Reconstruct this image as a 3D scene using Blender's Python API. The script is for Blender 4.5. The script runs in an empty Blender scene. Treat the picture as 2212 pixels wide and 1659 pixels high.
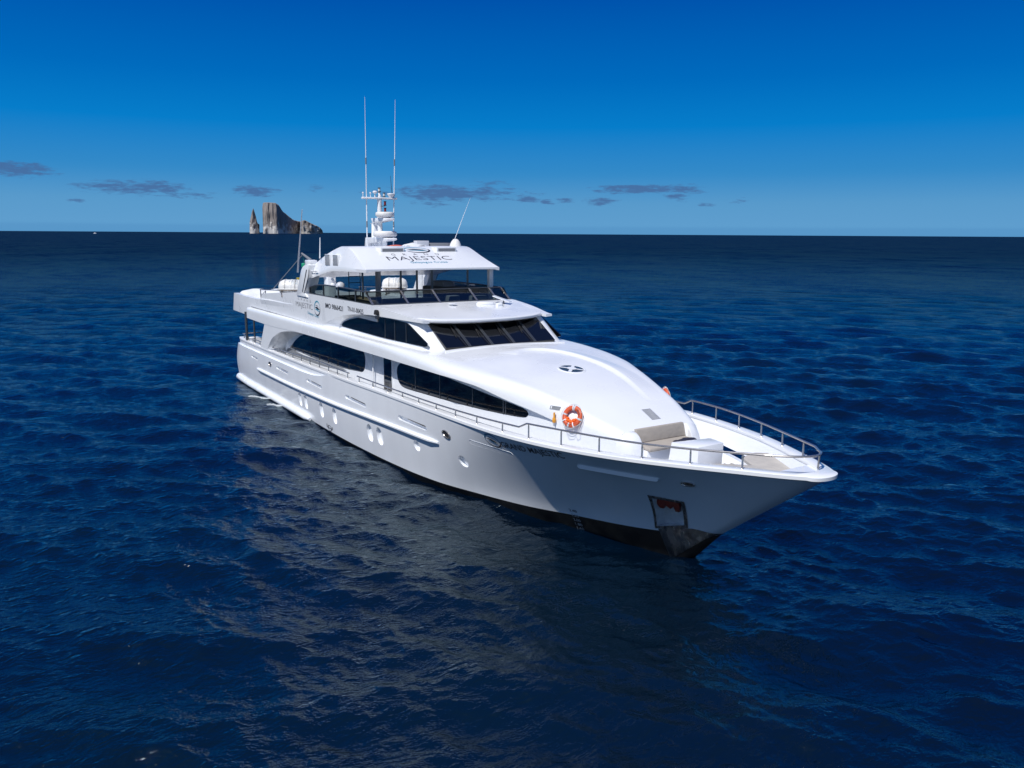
import bpy, bmesh, math, random
import numpy as np
from mathutils import Vector, Matrix
from mathutils.bvhtree import BVHTree

S = bpy.context.scene
COL = S.collection
rnd = random.Random(7)

# ------------------------------------------------------------ camera
def cam_basis():
    f = 1760.0; psi = math.radians(147.59)
    p = math.atan(324.5 / f); roll = math.atan(13 / 2212)
    F = Vector((math.cos(psi) * math.cos(p), math.sin(psi) * math.cos(p), -math.sin(p)))
    R = Vector((math.sin(psi), -math.cos(psi), 0)); U = R.cross(F)
    c, s = math.cos(roll), math.sin(roll)
    return F, c * R + s * U, -s * R + c * U
CAM = Vector((17.739, -17.768, 10.0))
F_, R_, U_ = cam_basis()
cd = bpy.data.cameras.new('camera'); cam = bpy.data.objects.new('camera', cd); COL.objects.link(cam)
cd.sensor_width = 36; cd.lens = 36 * 1760 / 2212; cd.clip_start = 0.5; cd.clip_end = 300000
cam.matrix_world = Matrix(((R_.x, U_.x, -F_.x, CAM.x), (R_.y, U_.y, -F_.y, CAM.y), (R_.z, U_.z, -F_.z, CAM.z), (0, 0, 0, 1)))
S.camera = cam

# ------------------------------------------------------------ light
SUN = Vector((0.212, -0.533, 0.819)).normalized()
sd = bpy.data.lights.new('sun', 'SUN'); sd.energy = 4.35; sd.angle = math.radians(0.53); sd.color = (1.0, 0.975, 0.935)
so = bpy.data.objects.new('sun', sd); COL.objects.link(so); so.location = (0, 0, 60)
so.rotation_euler = SUN.to_track_quat('Z', 'Y').to_euler()

S.view_settings.view_transform = 'Standard'; S.view_settings.look = 'None'
S.cycles.caustics_reflective = False; S.cycles.caustics_refractive = False
S.view_settings.exposure = 0.0; S.view_settings.gamma = 1.0

W = bpy.data.worlds.new('World'); S.world = W; W.use_nodes = True
wt = W.node_tree; wt.nodes.clear()
class NT:
    def __init__(s, t): s.t = t
    def n(s, typ, **kw):
        x = s.t.nodes.new(typ)
        for k, v in kw.items():
            if k.startswith('i_'):
                x.inputs[int(k[2:])].default_value = v
            else: setattr(x, k, v)
        return x
    def l(s, a, b): s.t.links.new(a, b)
    def m(s, op, a, b=None, c=None):
        x = s.t.nodes.new('ShaderNodeMath'); x.operation = op
        for i, v in enumerate((a, b, c)):
            if v is None: continue
            if isinstance(v, (int, float)): x.inputs[i].default_value = v
            else: s.t.links.new(v, x.inputs[i])
        return x.outputs[0]
    def mix(s, f, a, b):
        x = s.t.nodes.new('ShaderNodeMix'); x.data_type = 'RGBA'
        for i, v in ((0, f), (6, a), (7, b)):
            if hasattr(v, 'is_linked'): s.t.links.new(v, x.inputs[i])
            elif isinstance(v, tuple): x.inputs[i].default_value = (*v, 1) if len(v) == 3 else v
            else: x.inputs[i].default_value = v
        return x.outputs[2]
w = NT(wt)
sky = w.n('ShaderNodeTexSky', sky_type='NISHITA', sun_disc=False)
sky.sun_elevation = math.asin(SUN.z); sky.sun_rotation = math.atan2(SUN.x, SUN.y)
sky.altitude = 0; sky.air_density = 1.0; sky.dust_density = 0.15; sky.ozone_density = 6.0
tc = w.n('ShaderNodeTexCoord'); sp = w.n('ShaderNodeSeparateXYZ'); w.l(tc.outputs['Generated'], sp.inputs[0])
az = w.m('ARCTAN2', sp.outputs[1], sp.outputs[0])
hor = w.m('SQRT', w.m('ADD', w.m('MULTIPLY', sp.outputs[0], sp.outputs[0]), w.m('MULTIPLY', sp.outputs[1], sp.outputs[1])))
el = w.m('ARCTAN2', sp.outputs[2], hor)
# clear maritime sky: deep polarised blue overhead, paler toward the sea; the physical sky is blended in behind the viewer as fill
cr = w.n('ShaderNodeValToRGB'); w.l(w.m('DIVIDE', w.m('MAXIMUM', el, 0.0), math.pi / 2), cr.inputs[0])
SKYC = [(0, (.105, .33, .60)), (.6, (.115, .34, .615)), (2, (.10, .325, .60)), (4, (.035, .255, .58)), (7, (.002, .205, .59)), (10, (.0, .145, .51)), (15.5, (.0, .078, .40)), (30, (.006, .06, .30)), (55, (.02, .07, .28)), (90, (.03, .08, .27))]
while len(cr.color_ramp.elements) < len(SKYC): cr.color_ramp.elements.new(0.5)
for e_, (d_, c_) in zip(cr.color_ramp.elements, SKYC): e_.position = d_ / 90; e_.color = (*c_, 1)
sc_ = w.n('ShaderNodeVectorMath', operation='SCALE'); sc_.inputs['Scale'].default_value = 1 / 0.09; w.l(cr.outputs[0], sc_.inputs[0])
# unseen sky behind the viewer is dimmed to control fill on the hull
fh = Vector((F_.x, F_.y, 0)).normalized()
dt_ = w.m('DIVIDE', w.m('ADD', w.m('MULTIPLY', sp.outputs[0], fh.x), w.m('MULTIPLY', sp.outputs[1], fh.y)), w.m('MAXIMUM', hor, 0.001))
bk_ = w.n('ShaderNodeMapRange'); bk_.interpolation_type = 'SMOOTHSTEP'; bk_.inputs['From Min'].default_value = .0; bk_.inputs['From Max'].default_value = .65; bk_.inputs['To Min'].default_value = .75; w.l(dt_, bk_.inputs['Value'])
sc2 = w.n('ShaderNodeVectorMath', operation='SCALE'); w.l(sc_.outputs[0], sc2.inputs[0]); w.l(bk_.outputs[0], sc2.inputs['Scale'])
gl_ = w.m('MULTIPLY', w.m('SUBTRACT', 1.0, bk_.outputs[0]), 1.9)      # whiter sky added there to lift the hull's shaded side
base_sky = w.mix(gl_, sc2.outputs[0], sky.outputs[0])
# small low cumulus banks near the horizon: (azimuth deg, elevation deg, half-width deg, half-height deg, strength)
comb = w.n('ShaderNodeCombineXYZ'); w.l(w.m('MULTIPLY', az, 60.0), comb.inputs[0]); w.l(w.m('MULTIPLY', el, 260.0), comb.inputs[1])
nz = w.n('ShaderNodeTexNoise'); nz.inputs['Scale'].default_value = 1.0; nz.inputs['Detail'].default_value = 5; nz.inputs['Roughness'].default_value = 0.62
w.l(comb.outputs[0], nz.inputs['Vector'])
nz1 = w.m('SUBTRACT', nz.outputs['Fac'], 0.5)
comb2 = w.n('ShaderNodeCombineXYZ'); w.l(w.m('MULTIPLY', az, 22.0), comb2.inputs[0]); w.l(w.m('MULTIPLY', el, 70.0), comb2.inputs[1]); comb2.inputs[2].default_value = 7.3
nzb = w.n('ShaderNodeTexNoise'); nzb.inputs['Scale'].default_value = 1.0; nzb.inputs['Detail'].default_value = 4
w.l(comb2.outputs[0], nzb.inputs['Vector'])
nz2 = w.m('SUBTRACT', nzb.outputs['Fac'], 0.5)
CLOUDS = []
def cl(u, v, wu, wv, s):   # angular sizes from a 2212 px wide survey of the horizon
    d = (F_ + R_ * ((u - 1106) / 1760) - U_ * ((v - 829.5) / 1760)).normalized()
    CLOUDS.append((math.atan2(d.y, d.x), math.asin(d.z), 1.1 * wu / 1760, 1.5 * wv / 1760, s))
for a in ((25, 366, 78, 11, .9), (300, 406, 100, 11, 1.), (400, 421, 70, 6, .7), (165, 436, 18, 4, .5), (548, 413, 50, 9, .9), (690, 408, 36, 5, .4),
          (975, 418, 160, 13, 1.), (1055, 395, 45, 5, .4), (1140, 431, 24, 6, .8), (1183, 436, 14, 4, .7), (1222, 433, 22, 4, .6), (1298, 434, 38, 8, .9),
          (1400, 409, 120, 7, 1.), (1465, 409, 60, 8, .8), (1464, 423, 22, 5, .7), (1475, 431, 16, 4, .7), (1530, 441, 18, 4, .8), (1588, 434, 30, 4, .4), (930, 440, 40, 5, .4)):
    cl(*a)
tot = None
for (a, e, wa, we, s_) in CLOUDS:
    dx = w.m('DIVIDE', w.m('SUBTRACT', az, a), wa); dy = w.m('DIVIDE', w.m('SUBTRACT', el, e), we)
    r2 = w.m('ADD', w.m('MULTIPLY', dx, dx), w.m('MULTIPLY', dy, dy))
    g = w.m('MULTIPLY', w.m('SUBTRACT', 1.0, r2), s_)
    tot = g if tot is None else w.m('MAXIMUM', tot, g)
tot = w.m('ADD', w.m('ADD', tot, w.m('MULTIPLY', nz1, 3.4)), w.m('MULTIPLY', nz2, 1.6))
mk = w.n('ShaderNodeMapRange'); mk.interpolation_type = 'SMOOTHSTEP'
mk.inputs['From Min'].default_value = 0.05; mk.inputs['From Max'].default_value = 1.1; mk.inputs['To Max'].default_value = 0.8
w.l(tot, mk.inputs['Value'])
# thin far cloud bank hugging the horizon
bank = w.m('ADD', w.m('MULTIPLY', el, -1.0), w.m('ADD', w.m('MULTIPLY', nz1, 0.0022), 0.0105))
bk = w.n('ShaderNodeMapRange'); bk.interpolation_type = 'SMOOTHSTEP'
bk.inputs['From Min'].default_value = 0.0; bk.inputs['From Max'].default_value = 0.004; bk.inputs['To Max'].default_value = 0.4; w.l(bank, bk.inputs['Value'])
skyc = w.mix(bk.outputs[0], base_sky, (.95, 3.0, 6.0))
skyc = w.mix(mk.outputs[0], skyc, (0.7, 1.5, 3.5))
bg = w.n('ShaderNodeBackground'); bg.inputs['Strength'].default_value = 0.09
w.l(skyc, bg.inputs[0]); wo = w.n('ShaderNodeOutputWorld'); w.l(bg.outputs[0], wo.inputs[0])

# ------------------------------------------------------------ helpers
def pchip(pts):
    P = sorted(pts); X = np.array([p[0] for p in P], float); Y = np.array([p[1] for p in P], float)
    h = np.diff(X); d = np.diff(Y) / h; m = np.zeros(len(X))
    m[0], m[-1] = d[0], d[-1]
    for i in range(1, len(X) - 1):
        if d[i - 1] * d[i] > 0:
            w1, w2 = 2 * h[i] + h[i - 1], h[i] + 2 * h[i - 1]; m[i] = (w1 + w2) / (w1 / d[i - 1] + w2 / d[i])
    def f(x):
        x = min(max(x, X[0]), X[-1]); i = min(max(int(np.searchsorted(X, x)) - 1, 0), len(X) - 2)
        t = (x - X[i]) / h[i]
        return float((2*t**3-3*t**2+1)*Y[i]+(t**3-2*t**2+t)*h[i]*m[i]+(-2*t**3+3*t**2)*Y[i+1]+(t**3-t**2)*h[i]*m[i+1])
    return f

def link_mesh(name, me, mats, parent=None, smooth=40):
    for m in (mats if isinstance(mats, (list, tuple)) else [mats]): me.materials.append(m)
    o = bpy.data.objects.new(name, me); COL.objects.link(o)
    if parent: o.parent = parent
    if smooth:
        me.shade_smooth()
        bm = bmesh.new(); bm.from_mesh(me)
        for e in bm.edges:
            if len(e.link_faces) == 2: e.smooth = e.calc_face_angle(0) < math.radians(smooth)
        bm.to_mesh(me); bm.free()
    return o

class MB:
    def __init__(s): s.v = []; s.f = []; s.mi = []
    def add(s, V, Fc, mi=0):
        k = len(s.v); s.v += [tuple(v) for v in V]; s.f += [tuple(i + k for i in f) for f in Fc]; s.mi += [mi] * len(Fc); return s
    def grid(s, rows, closeu=False, closev=False, mi=0):
        n = len(rows); m = len(rows[0]); V = [p for r in rows for p in r]; Fc = []
        for i in range(n if closev else n - 1):
            for j in range(m if closeu else m - 1):
                a = i * m + j; b = i * m + (j + 1) % m; c = ((i + 1) % n) * m + (j + 1) % m; d = ((i + 1) % n) * m + j
                Fc.append((a, b, c, d))
        return s.add(V, Fc, mi)
    def box(s, lo, hi, mi=0):
        x0, y0, z0 = lo; x1, y1, z1 = hi
        V = [(x0,y0,z0),(x1,y0,z0),(x1,y1,z0),(x0,y1,z0),(x0,y0,z1),(x1,y0,z1),(x1,y1,z1),(x0,y1,z1)]
        return s.add(V, [(0,3,2,1),(4,5,6,7),(0,1,5,4),(1,2,6,5),(2,3,7,6),(3,0,4,7)], mi)
    def hexa(s, V, mi=0):
        return s.add(V, [(0,3,2,1),(4,5,6,7),(0,1,5,4),(1,2,6,5),(2,3,7,6),(3,0,4,7)], mi)
    def prism(s, poly, plane, a, b, mi=0, shift=None):
        # poly: 2D points; plane 'xz' extruded in y from a to b, 'xy' in z, 'yz' in x
        def P(p, t):
            if plane == 'xz': return (p[0], t, p[1])
            if plane == 'xy': return (p[0], p[1], t)
            return (t, p[0], p[1])
        n = len(poly); p2 = shift or poly
        V = [P(p, a) for p in poly] + [P(p, b) for p in p2]
        Fc = [tuple(range(n)), tuple(range(2 * n - 1, n - 1, -1))] + [(i, n + i, n + (i + 1) % n, (i + 1) % n) for i in range(n)]
        return s.add(V, Fc, mi)
    def tube(s, pts, r, n=8, mi=0, closed=False, caps=True):
        pts = [Vector(p) for p in pts]; rr = r if isinstance(r, (list, tuple)) else [r] * len(pts); rows = []
        up = Vector((0, 0, 1)); N = len(pts); prev = None
        for i, p in enumerate(pts):
            if closed: t = pts[(i + 1) % N] - pts[i - 1]
            else: t = pts[min(i + 1, N - 1)] - pts[max(i - 1, 0)]
            t.normalize()
            if prev is None:
                ref = up if abs(t.z) < 0.9 else Vector((1, 0, 0)); a = t.cross(ref).normalized()
            else:
                a = (prev - t * prev.dot(t)).normalized()
            prev = a; b = t.cross(a)
            rows.append([p + (a * math.cos(q) + b * math.sin(q)) * rr[i] for q in [2 * math.pi * k / n for k in range(n)]])
        s.grid(rows, closeu=True, closev=closed, mi=mi)
        if caps and not closed:
            k = len(s.v); s.f.append(tuple(k - n + j for j in range(n))); s.mi.append(mi)
            k0 = k - n * N; s.f.append(tuple(k0 + n - 1 - j for j in range(n))); s.mi.append(mi)
        return s
    def lathe(s, prof, c=(0, 0, 0), axis='z', n=24, mi=0):
        rows = []
        for r, h in prof:
            row = []
            for k in range(n):
                a = 2 * math.pi * k / n; u, v_ = r * math.cos(a), r * math.sin(a)
                row.append({'z': (c[0]+u, c[1]+v_, c[2]+h), 'y': (c[0]+u, c[1]+h, c[2]+v_), 'x': (c[0]+h, c[1]+u, c[2]+v_)}[axis])
            rows.append(row)
        return s.grid(rows, closeu=True, mi=mi)
    def build(s, name, mats, parent=None, smooth=40, bevel=0, seg=2, merge=1e-5, recalc=True):
        me = bpy.data.meshes.new(name); me.from_pydata(s.v, [], s.f)
        if len(set(s.mi)) > 1: me.polygons.foreach_set('material_index', s.mi)
        bm = bmesh.new(); bm.from_mesh(me)
        if merge: bmesh.ops.remove_doubles(bm, verts=bm.verts, dist=merge); bmesh.ops.dissolve_degenerate(bm, dist=1e-6, edges=bm.edges)
        if recalc: bmesh.ops.recalc_face_normals(bm, faces=bm.faces)
        if bevel:
            es = [e for e in bm.edges if len(e.link_faces) == 2 and e.calc_face_angle(0) > math.radians(28)]
            bmesh.ops.bevel(bm, geom=es, offset=bevel, segments=seg, affect='EDGES', profile=0.5, clamp_overlap=True)
        bm.to_mesh(me); bm.free()
        return link_mesh(name, me, mats, parent, smooth)

def empty(name, loc, label, cat, group=None):
    o = bpy.data.objects.new(name, None); COL.objects.link(o); o.location = loc; o.empty_display_size = .3
    return tag(o, label, cat, group)
def tag(o, label=None, cat=None, group=None, kind=None):
    if label: o['label'] = label
    if cat: o['category'] = cat
    if group: o['group'] = group
    if kind: o['kind'] = kind
    return o
def stadium(cx, cz, L, H, n=10, slant=0.0, skew=0.0):
    """stadium outline (long axis = max(L,H)); slant: z change per unit x, skew: x change per unit z"""
    r = min(L, H) / 2; pts = []
    if L >= H:
        for k in range(n + 1): a = -math.pi/2 + math.pi*k/n; pts.append((L/2 - r + r*math.cos(a), r*math.sin(a)))
        for k in range(n + 1): a = math.pi/2 + math.pi*k/n; pts.append((-L/2 + r + r*math.cos(a), r*math.sin(a)))
    else:
        for k in range(n + 1): a = math.pi*k/n; pts.append((r*math.cos(a), H/2 - r + r*math.sin(a)))
        for k in range(n + 1): a = math.pi + math.pi*k/n; pts.append((r*math.cos(a), -H/2 + r + r*math.sin(a)))
    return [(cx + x + skew*z, cz + z + slant*x) for x, z in pts]
def smooth_closed(pts, n=6):
    out = []; N = len(pts)
    for i in range(N):
        p0, p1, p2, p3 = (np.array(pts[(i + k) % N], float) for k in (-1, 0, 1, 2))
        for k in range(n):
            t = k / n
            out.append(tuple(0.5*((2*p1)+(-p0+p2)*t+(2*p0-5*p1+4*p2-p3)*t*t+(-p0+3*p1-3*p2+p3)*t**3)))
    return out
def crom(pts, n=6):
    P = [pts[0]] + list(pts) + [pts[-1]]; out = []
    for i in range(1, len(P) - 2):
        p0, p1, p2, p3 = (np.array(P[i + k], float) for k in (-1, 0, 1, 2))
        for k in range(n):
            t = k / n
            out.append(tuple(0.5*((2*p1)+(-p0+p2)*t+(2*p0-5*p1+4*p2-p3)*t*t+(-p0+3*p1-3*p2+p3)*t**3)))
    out.append(tuple(pts[-1])); return out
def strips(poly, n=40):
    """cut a polygon (x,z) into vertical strips so that it can bend along a wall"""
    xs_ = [p[0] for p in poly]; x0, x1 = min(xs_), max(xs_); N = len(poly)
    def span(x):
        zs_ = []
        for i in range(N):
            a, c = poly[i], poly[(i+1) % N]
            if (a[0] - x) * (c[0] - x) <= 0 and abs(a[0] - c[0]) > 1e-9: zs_.append(a[1] + (c[1]-a[1]) * (x-a[0]) / (c[0]-a[0]))
        return (min(zs_), max(zs_)) if zs_ else None
    out = []
    for i in range(n + 1):
        x = x0 + (x1 - x0) * (.5 - .5 * math.cos(math.pi * i / n)); x = min(max(x, x0 + 1e-4), x1 - 1e-4)
        sp_ = span(x)
        if sp_: out.append((x, *sp_))
    return out
def round_poly(pts, r, n=4):
    """round the corners of a polygon; r single or per-corner"""
    out = []; N = len(pts)
    for i in range(N):
        p = np.array(pts[i], float); a = np.array(pts[i-1], float) - p; b = np.array(pts[(i+1) % N], float) - p
        ri = r[i] if isinstance(r, (list, tuple)) else r
        if ri <= 0: out.append(tuple(p)); continue
        la, lb = np.linalg.norm(a), np.linalg.norm(b); q = min(ri, la * .48, lb * .48)
        A = p + a / la * q; B = p + b / lb * q
        for k in range(n + 1):
            t = k / n; out.append(tuple((1-t)**2*A + 2*t*(1-t)*p + t*t*B))
    return out

# ------------------------------------------------------------ materials
def mat(name, col, rough=.5, metal=0., spec=.5, coat=0., var=0., vscale=3., bump=0., bscale=20., stretch=(1, 1, 1)):
    m = bpy.data.materials.new(name); m.use_nodes = True; t = NT(m.node_tree)
    b = m.node_tree.nodes['Principled BSDF']
    b.inputs['Base Color'].default_value = (*col, 1); b.inputs['Roughness'].default_value = rough
    b.inputs['Metallic'].default_value = metal; b.inputs['Specular IOR Level'].default_value = spec; b.inputs['Coat Weight'].default_value = coat
    b.inputs['Coat Roughness'].default_value = .05
    if var or bump:
        tcn = t.n('ShaderNodeTexCoord'); mp = t.n('ShaderNodeMapping'); mp.inputs['Scale'].default_value = stretch; t.l(tcn.outputs['Object'], mp.inputs[0])
    if var:
        nn = t.n('ShaderNodeTexNoise'); nn.inputs['Scale'].default_value = vscale; nn.inputs['Detail'].default_value = 6; t.l(mp.outputs[0], nn.inputs['Vector'])
        r = t.n('ShaderNodeMapRange'); r.inputs['From Min'].default_value = .3; r.inputs['From Max'].default_value = .7
        r.inputs['To Min'].default_value = 1 - var; r.inputs['To Max'].default_value = 1.0; t.l(nn.outputs['Fac'], r.inputs['Value'])
        cc = t.n('ShaderNodeVectorMath', operation='SCALE'); cc.inputs[0].default_value = col; t.l(r.outputs[0], cc.inputs['Scale']); t.l(cc.outputs[0], b.inputs['Base Color'])
        r2 = t.n('ShaderNodeMapRange'); r2.inputs['From Min'].default_value = .3; r2.inputs['From Max'].default_value = .7
        r2.inputs['To Min'].default_value = rough * .8; r2.inputs['To Max'].default_value = min(1, rough * 1.35); t.l(nn.outputs['Fac'], r2.inputs['Value']); t.l(r2.outputs[0], b.inputs['Roughness'])
    if bump:
        n2 = t.n('ShaderNodeTexNoise'); n2.inputs['Scale'].default_value = bscale; n2.inputs['Detail'].default_value = 5; t.l(mp.outputs[0], n2.inputs['Vector'])
        bp = t.n('ShaderNodeBump'); bp.inputs['Strength'].default_value = bump; bp.inputs['Distance'].default_value = .03; t.l(n2.outputs['Fac'], bp.inputs['Height']); t.l(bp.outputs[0], b.inputs['Normal'])
    return m
M = {}
M['white'] = mat('white_gelcoat', (.815, .835, .87), .28, coat=.3, var=.025, vscale=.6)
M['hull'] = mat('hull_paint', (.86, .885, .925), .2, coat=.5, var=.05, vscale=.8, stretch=(1, 1, .18))
M['deck'] = mat('deck_nonskid', (.74, .745, .75), .6, var=.05, vscale=4, bump=.15, bscale=90)
M['black'] = mat('antifouling', (.003, .004, .007), .5, spec=.2, var=.3, vscale=2)
M['glass'] = mat('dark_window_glass', (.004, .0045, .006), .03, spec=.6)
M['steel'] = mat('polished_steel', (.50, .47, .45), .25, metal=.85)
M['dsteel'] = mat('grey_frame', (.10, .11, .125), .35, metal=.6)
M['plate'] = mat('worn_steel_plate', (.34, .35, .37), .24, metal=1., var=.45, vscale=2.5, stretch=(2, 2, .4))
M['slate'] = mat('skylight_glass', (.035, .06, .08), .25)
M['rubber'] = mat('black_rubber', (.015, .015, .017), .6)
M['cushion'] = mat('taupe_cushion', (.40, .36, .32), .85, var=.1, vscale=5, bump=.5, bscale=7)
M['pad'] = mat('sunpad_vinyl', (.50, .47, .43), .7, var=.08, vscale=4, bump=.2, bscale=6)
M['navycloth'] = mat('navy_cloth', (.012, .014, .035), .8, bump=.4, bscale=10)
M['letter'] = mat('lettering_black', (.012, .012, .022), .4)
M['teal'] = mat('lettering_teal', (.03, .28, .42), .4)
M['dteal'] = mat('lettering_dark_teal', (.02, .13, .24), .4)
M['lgrey'] = mat('lettering_grey', (.10, .10, .12), .4)
M['wletter'] = mat('lettering_pale', (.35, .37, .4), .5)
M['orange'] = mat('orange_plastic', (.66, .11, .04), .45, var=.15, vscale=8)
M['orangecloth'] = mat('orange_cloth', (.85, .13, .01), .8, bump=.6, bscale=18)
M['amber'] = mat('amber_plastic', (.75, .33, .03), .4)
M['tape'] = mat('reflective_tape', (.55, .57, .62), .35)
M['rope'] = mat('white_rope', (.62, .6, .56), .9)
M['oldrope'] = mat('mooring_rope', (.42, .38, .33), .95, var=.4, vscale=25)
M['canvas'] = mat('white_canvas', (.72, .74, .78), .85, var=.08, vscale=4, bump=.6, bscale=6)
M['raft'] = mat('raft_shell', (.76, .76, .75), .4, var=.06, vscale=5)
M['red'] = mat('anchor_red', (.16, .008, .006), .5, var=.4, vscale=6)
M['green'] = mat('green_plastic', (.01, .30, .16), .5)
M['yellow'] = mat('yellow_plastic', (.70, .50, .02), .5)
M['sofa_dark'] = mat('dark_upholstery', (.05, .05, .055), .8)
M['sofa_tan'] = mat('tan_upholstery', (.38, .29, .19), .8)
M['sofa_grey'] = mat('grey_upholstery', (.25, .27, .27), .8)
M['redlens'] = mat('red_lens', (.20, .01, .012), .25)
M['clearlens'] = mat('clear_lens', (.6, .62, .62), .15)
M['bronze'] = mat('bronze_liner', (.11, .075, .05), .5)
M['foam'] = mat('sea_foam', (.5, .54, .57), .8, bump=.8, bscale=6)
M['liner'] = mat('pocket_liner', (.78, .78, .79), .4, var=.3, vscale=4)
M['greyplate'] = mat('grey_grille', (.20, .21, .23), .6)
M['dirty'] = mat('yellowed_slat', (.52, .47, .34), .7)

def tint_glass():
    m = bpy.data.materials.new('smoked_screen_glass'); m.use_nodes = True; t = NT(m.node_tree); m.node_tree.nodes.clear()
    tr = t.n('ShaderNodeBsdfTransparent'); tr.inputs[0].default_value = (.20, .25, .25, 1)
    gl = t.n('ShaderNodeBsdfGlossy'); gl.inputs['Roughness'].default_value = .03; gl.inputs[0].default_value = (1, 1, 1, 1)
    fr = t.n('ShaderNodeFresnel'); fr.inputs[0].default_value = 1.5
    mx = t.n('ShaderNodeMixShader'); t.l(t.m('MULTIPLY', fr.outputs[0], .12), mx.inputs[0]); t.l(tr.outputs[0], mx.inputs[1]); t.l(gl.outputs[0], mx.inputs[2])
    o = t.n('ShaderNodeOutputMaterial'); t.l(mx.outputs[0], o.inputs[0]); return m
M['tint'] = tint_glass()

WN, WF = .16, 1.2
def water_mat():
    m = bpy.data.materials.new('sea_water'); m.use_nodes = True; t = NT(m.node_tree); m.node_tree.nodes.clear()
    df = t.n('ShaderNodeBsdfDiffuse'); gl = t.n('ShaderNodeBsdfGlossy'); gl.inputs['Roughness'].default_value = .05; gl.inputs[0].default_value = (.82, .96, 1, 1)
    fr = t.n('ShaderNodeFresnel'); fr.inputs[0].default_value = 1.75
    mxs = t.n('ShaderNodeMixShader'); t.l(df.outputs[0], mxs.inputs[1]); t.l(gl.outputs[0], mxs.inputs[2])
    om = t.n('ShaderNodeOutputMaterial'); t.l(mxs.outputs[0], om.inputs[0])
    g = t.n('ShaderNodeNewGeometry')
    # patches of deeper / greener water
    n0 = t.n('ShaderNodeTexNoise'); n0.inputs['Scale'].default_value = .03; n0.inputs['Detail'].default_value = 3; t.l(g.outputs['Position'], n0.inputs['Vector'])
    r0 = t.n('ShaderNodeMapRange'); r0.inputs['From Min'].default_value = .35; r0.inputs['From Max'].default_value = .7; t.l(n0.outputs['Fac'], r0.inputs['Value'])
    t.l(t.mix(r0.outputs[0], (.0001, .0019, .0115), (.0003, .0058, .0125)), df.inputs[0])
    cdn = t.n('ShaderNodeVectorMath', operation='DISTANCE'); t.l(g.outputs['Position'], cdn.inputs[0]); cdn.inputs[1].default_value = (17.7, -17.8, 0)
    dist = cdn.outputs['Value']; ld = t.m('LOGARITHM', dist, 10.0)      # log scale: even change over the picture's depth
    cp = t.n('ShaderNodeMapRange'); cp.interpolation_type = 'SMOOTHSTEP'; cp.inputs['From Min'].default_value = 1.55; cp.inputs['From Max'].default_value = 2.75; cp.inputs['To Min'].default_value = .5; cp.inputs['To Max'].default_value = .12; t.l(ld, cp.inputs['Value'])
    t.l(t.m('MINIMUM', fr.outputs[0], cp.outputs[0]), mxs.inputs[0])
    ro = t.n('ShaderNodeMapRange'); ro.interpolation_type = 'SMOOTHSTEP'; ro.inputs['From Min'].default_value = 1.7; ro.inputs['From Max'].default_value = 3.0; ro.inputs['To Min'].default_value = .045; ro.inputs['To Max'].default_value = .2; t.l(ld, ro.inputs['Value']); t.l(ro.outputs[0], gl.inputs['Roughness'])
    # slope field: random facet tilts at several wave sizes; grows in as the modelled waves become smaller than a pixel
    def slope(scale, det, amp):
        mp = t.n('ShaderNodeMapping'); mp.inputs['Rotation'].default_value = (0, 0, math.radians(-28)); mp.inputs['Scale'].default_value = (.55, 1, 1); t.l(g.outputs['Position'], mp.inputs[0])
        nn = t.n('ShaderNodeTexNoise'); nn.inputs['Scale'].default_value = scale; nn.inputs['Detail'].default_value = det; nn.inputs['Roughness'].default_value = .62; t.l(mp.outputs[0], nn.inputs['Vector'])
        v = t.n('ShaderNodeVectorMath', operation='SUBTRACT'); t.l(nn.outputs['Color'], v.inputs[0]); v.inputs[1].default_value = (.5, .5, .5)
        v2 = t.n('ShaderNodeVectorMath', operation='MULTIPLY'); t.l(v.outputs[0], v2.inputs[0]); v2.inputs[1].default_value = (1, 1, 0)
        v3 = t.n('ShaderNodeVectorMath', operation='SCALE'); t.l(v2.outputs[0], v3.inputs[0])
        if isinstance(amp, float): v3.inputs['Scale'].default_value = amp
        else: t.l(amp, v3.inputs['Scale'])
        return v3.outputs[0]
    far = t.n('ShaderNodeMapRange'); far.interpolation_type = 'SMOOTHSTEP'; far.inputs['From Min'].default_value = 25; far.inputs['From Max'].default_value = 260; far.inputs['To Min'].default_value = WN; far.inputs['To Max'].default_value = WF; t.l(dist, far.inputs['Value'])
    farb = t.n('ShaderNodeMapRange'); farb.interpolation_type = 'SMOOTHSTEP'; farb.inputs['From Min'].default_value = 1.9; farb.inputs['From Max'].default_value = 2.8; farb.inputs['To Max'].default_value = WF * .9; t.l(ld, farb.inputs['Value'])
    a = t.n('ShaderNodeVectorMath', operation='ADD'); t.l(slope(2.2, 5., far.outputs[0]), a.inputs[0]); t.l(slope(.22, 4., farb.outputs[0]), a.inputs[1])
    ab = t.n('ShaderNodeVectorMath', operation='ADD'); t.l(a.outputs[0], ab.inputs[0]); t.l(slope(.045, 5., farb.outputs[0]), ab.inputs[1])
    a3 = t.n('ShaderNodeVectorMath', operation='ADD'); t.l(ab.outputs[0], a3.inputs[0]); t.l(g.outputs['Normal'], a3.inputs[1])
    nr = t.n('ShaderNodeVectorMath', operation='NORMALIZE'); t.l(a3.outputs[0], nr.inputs[0])
    prev = nr
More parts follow.
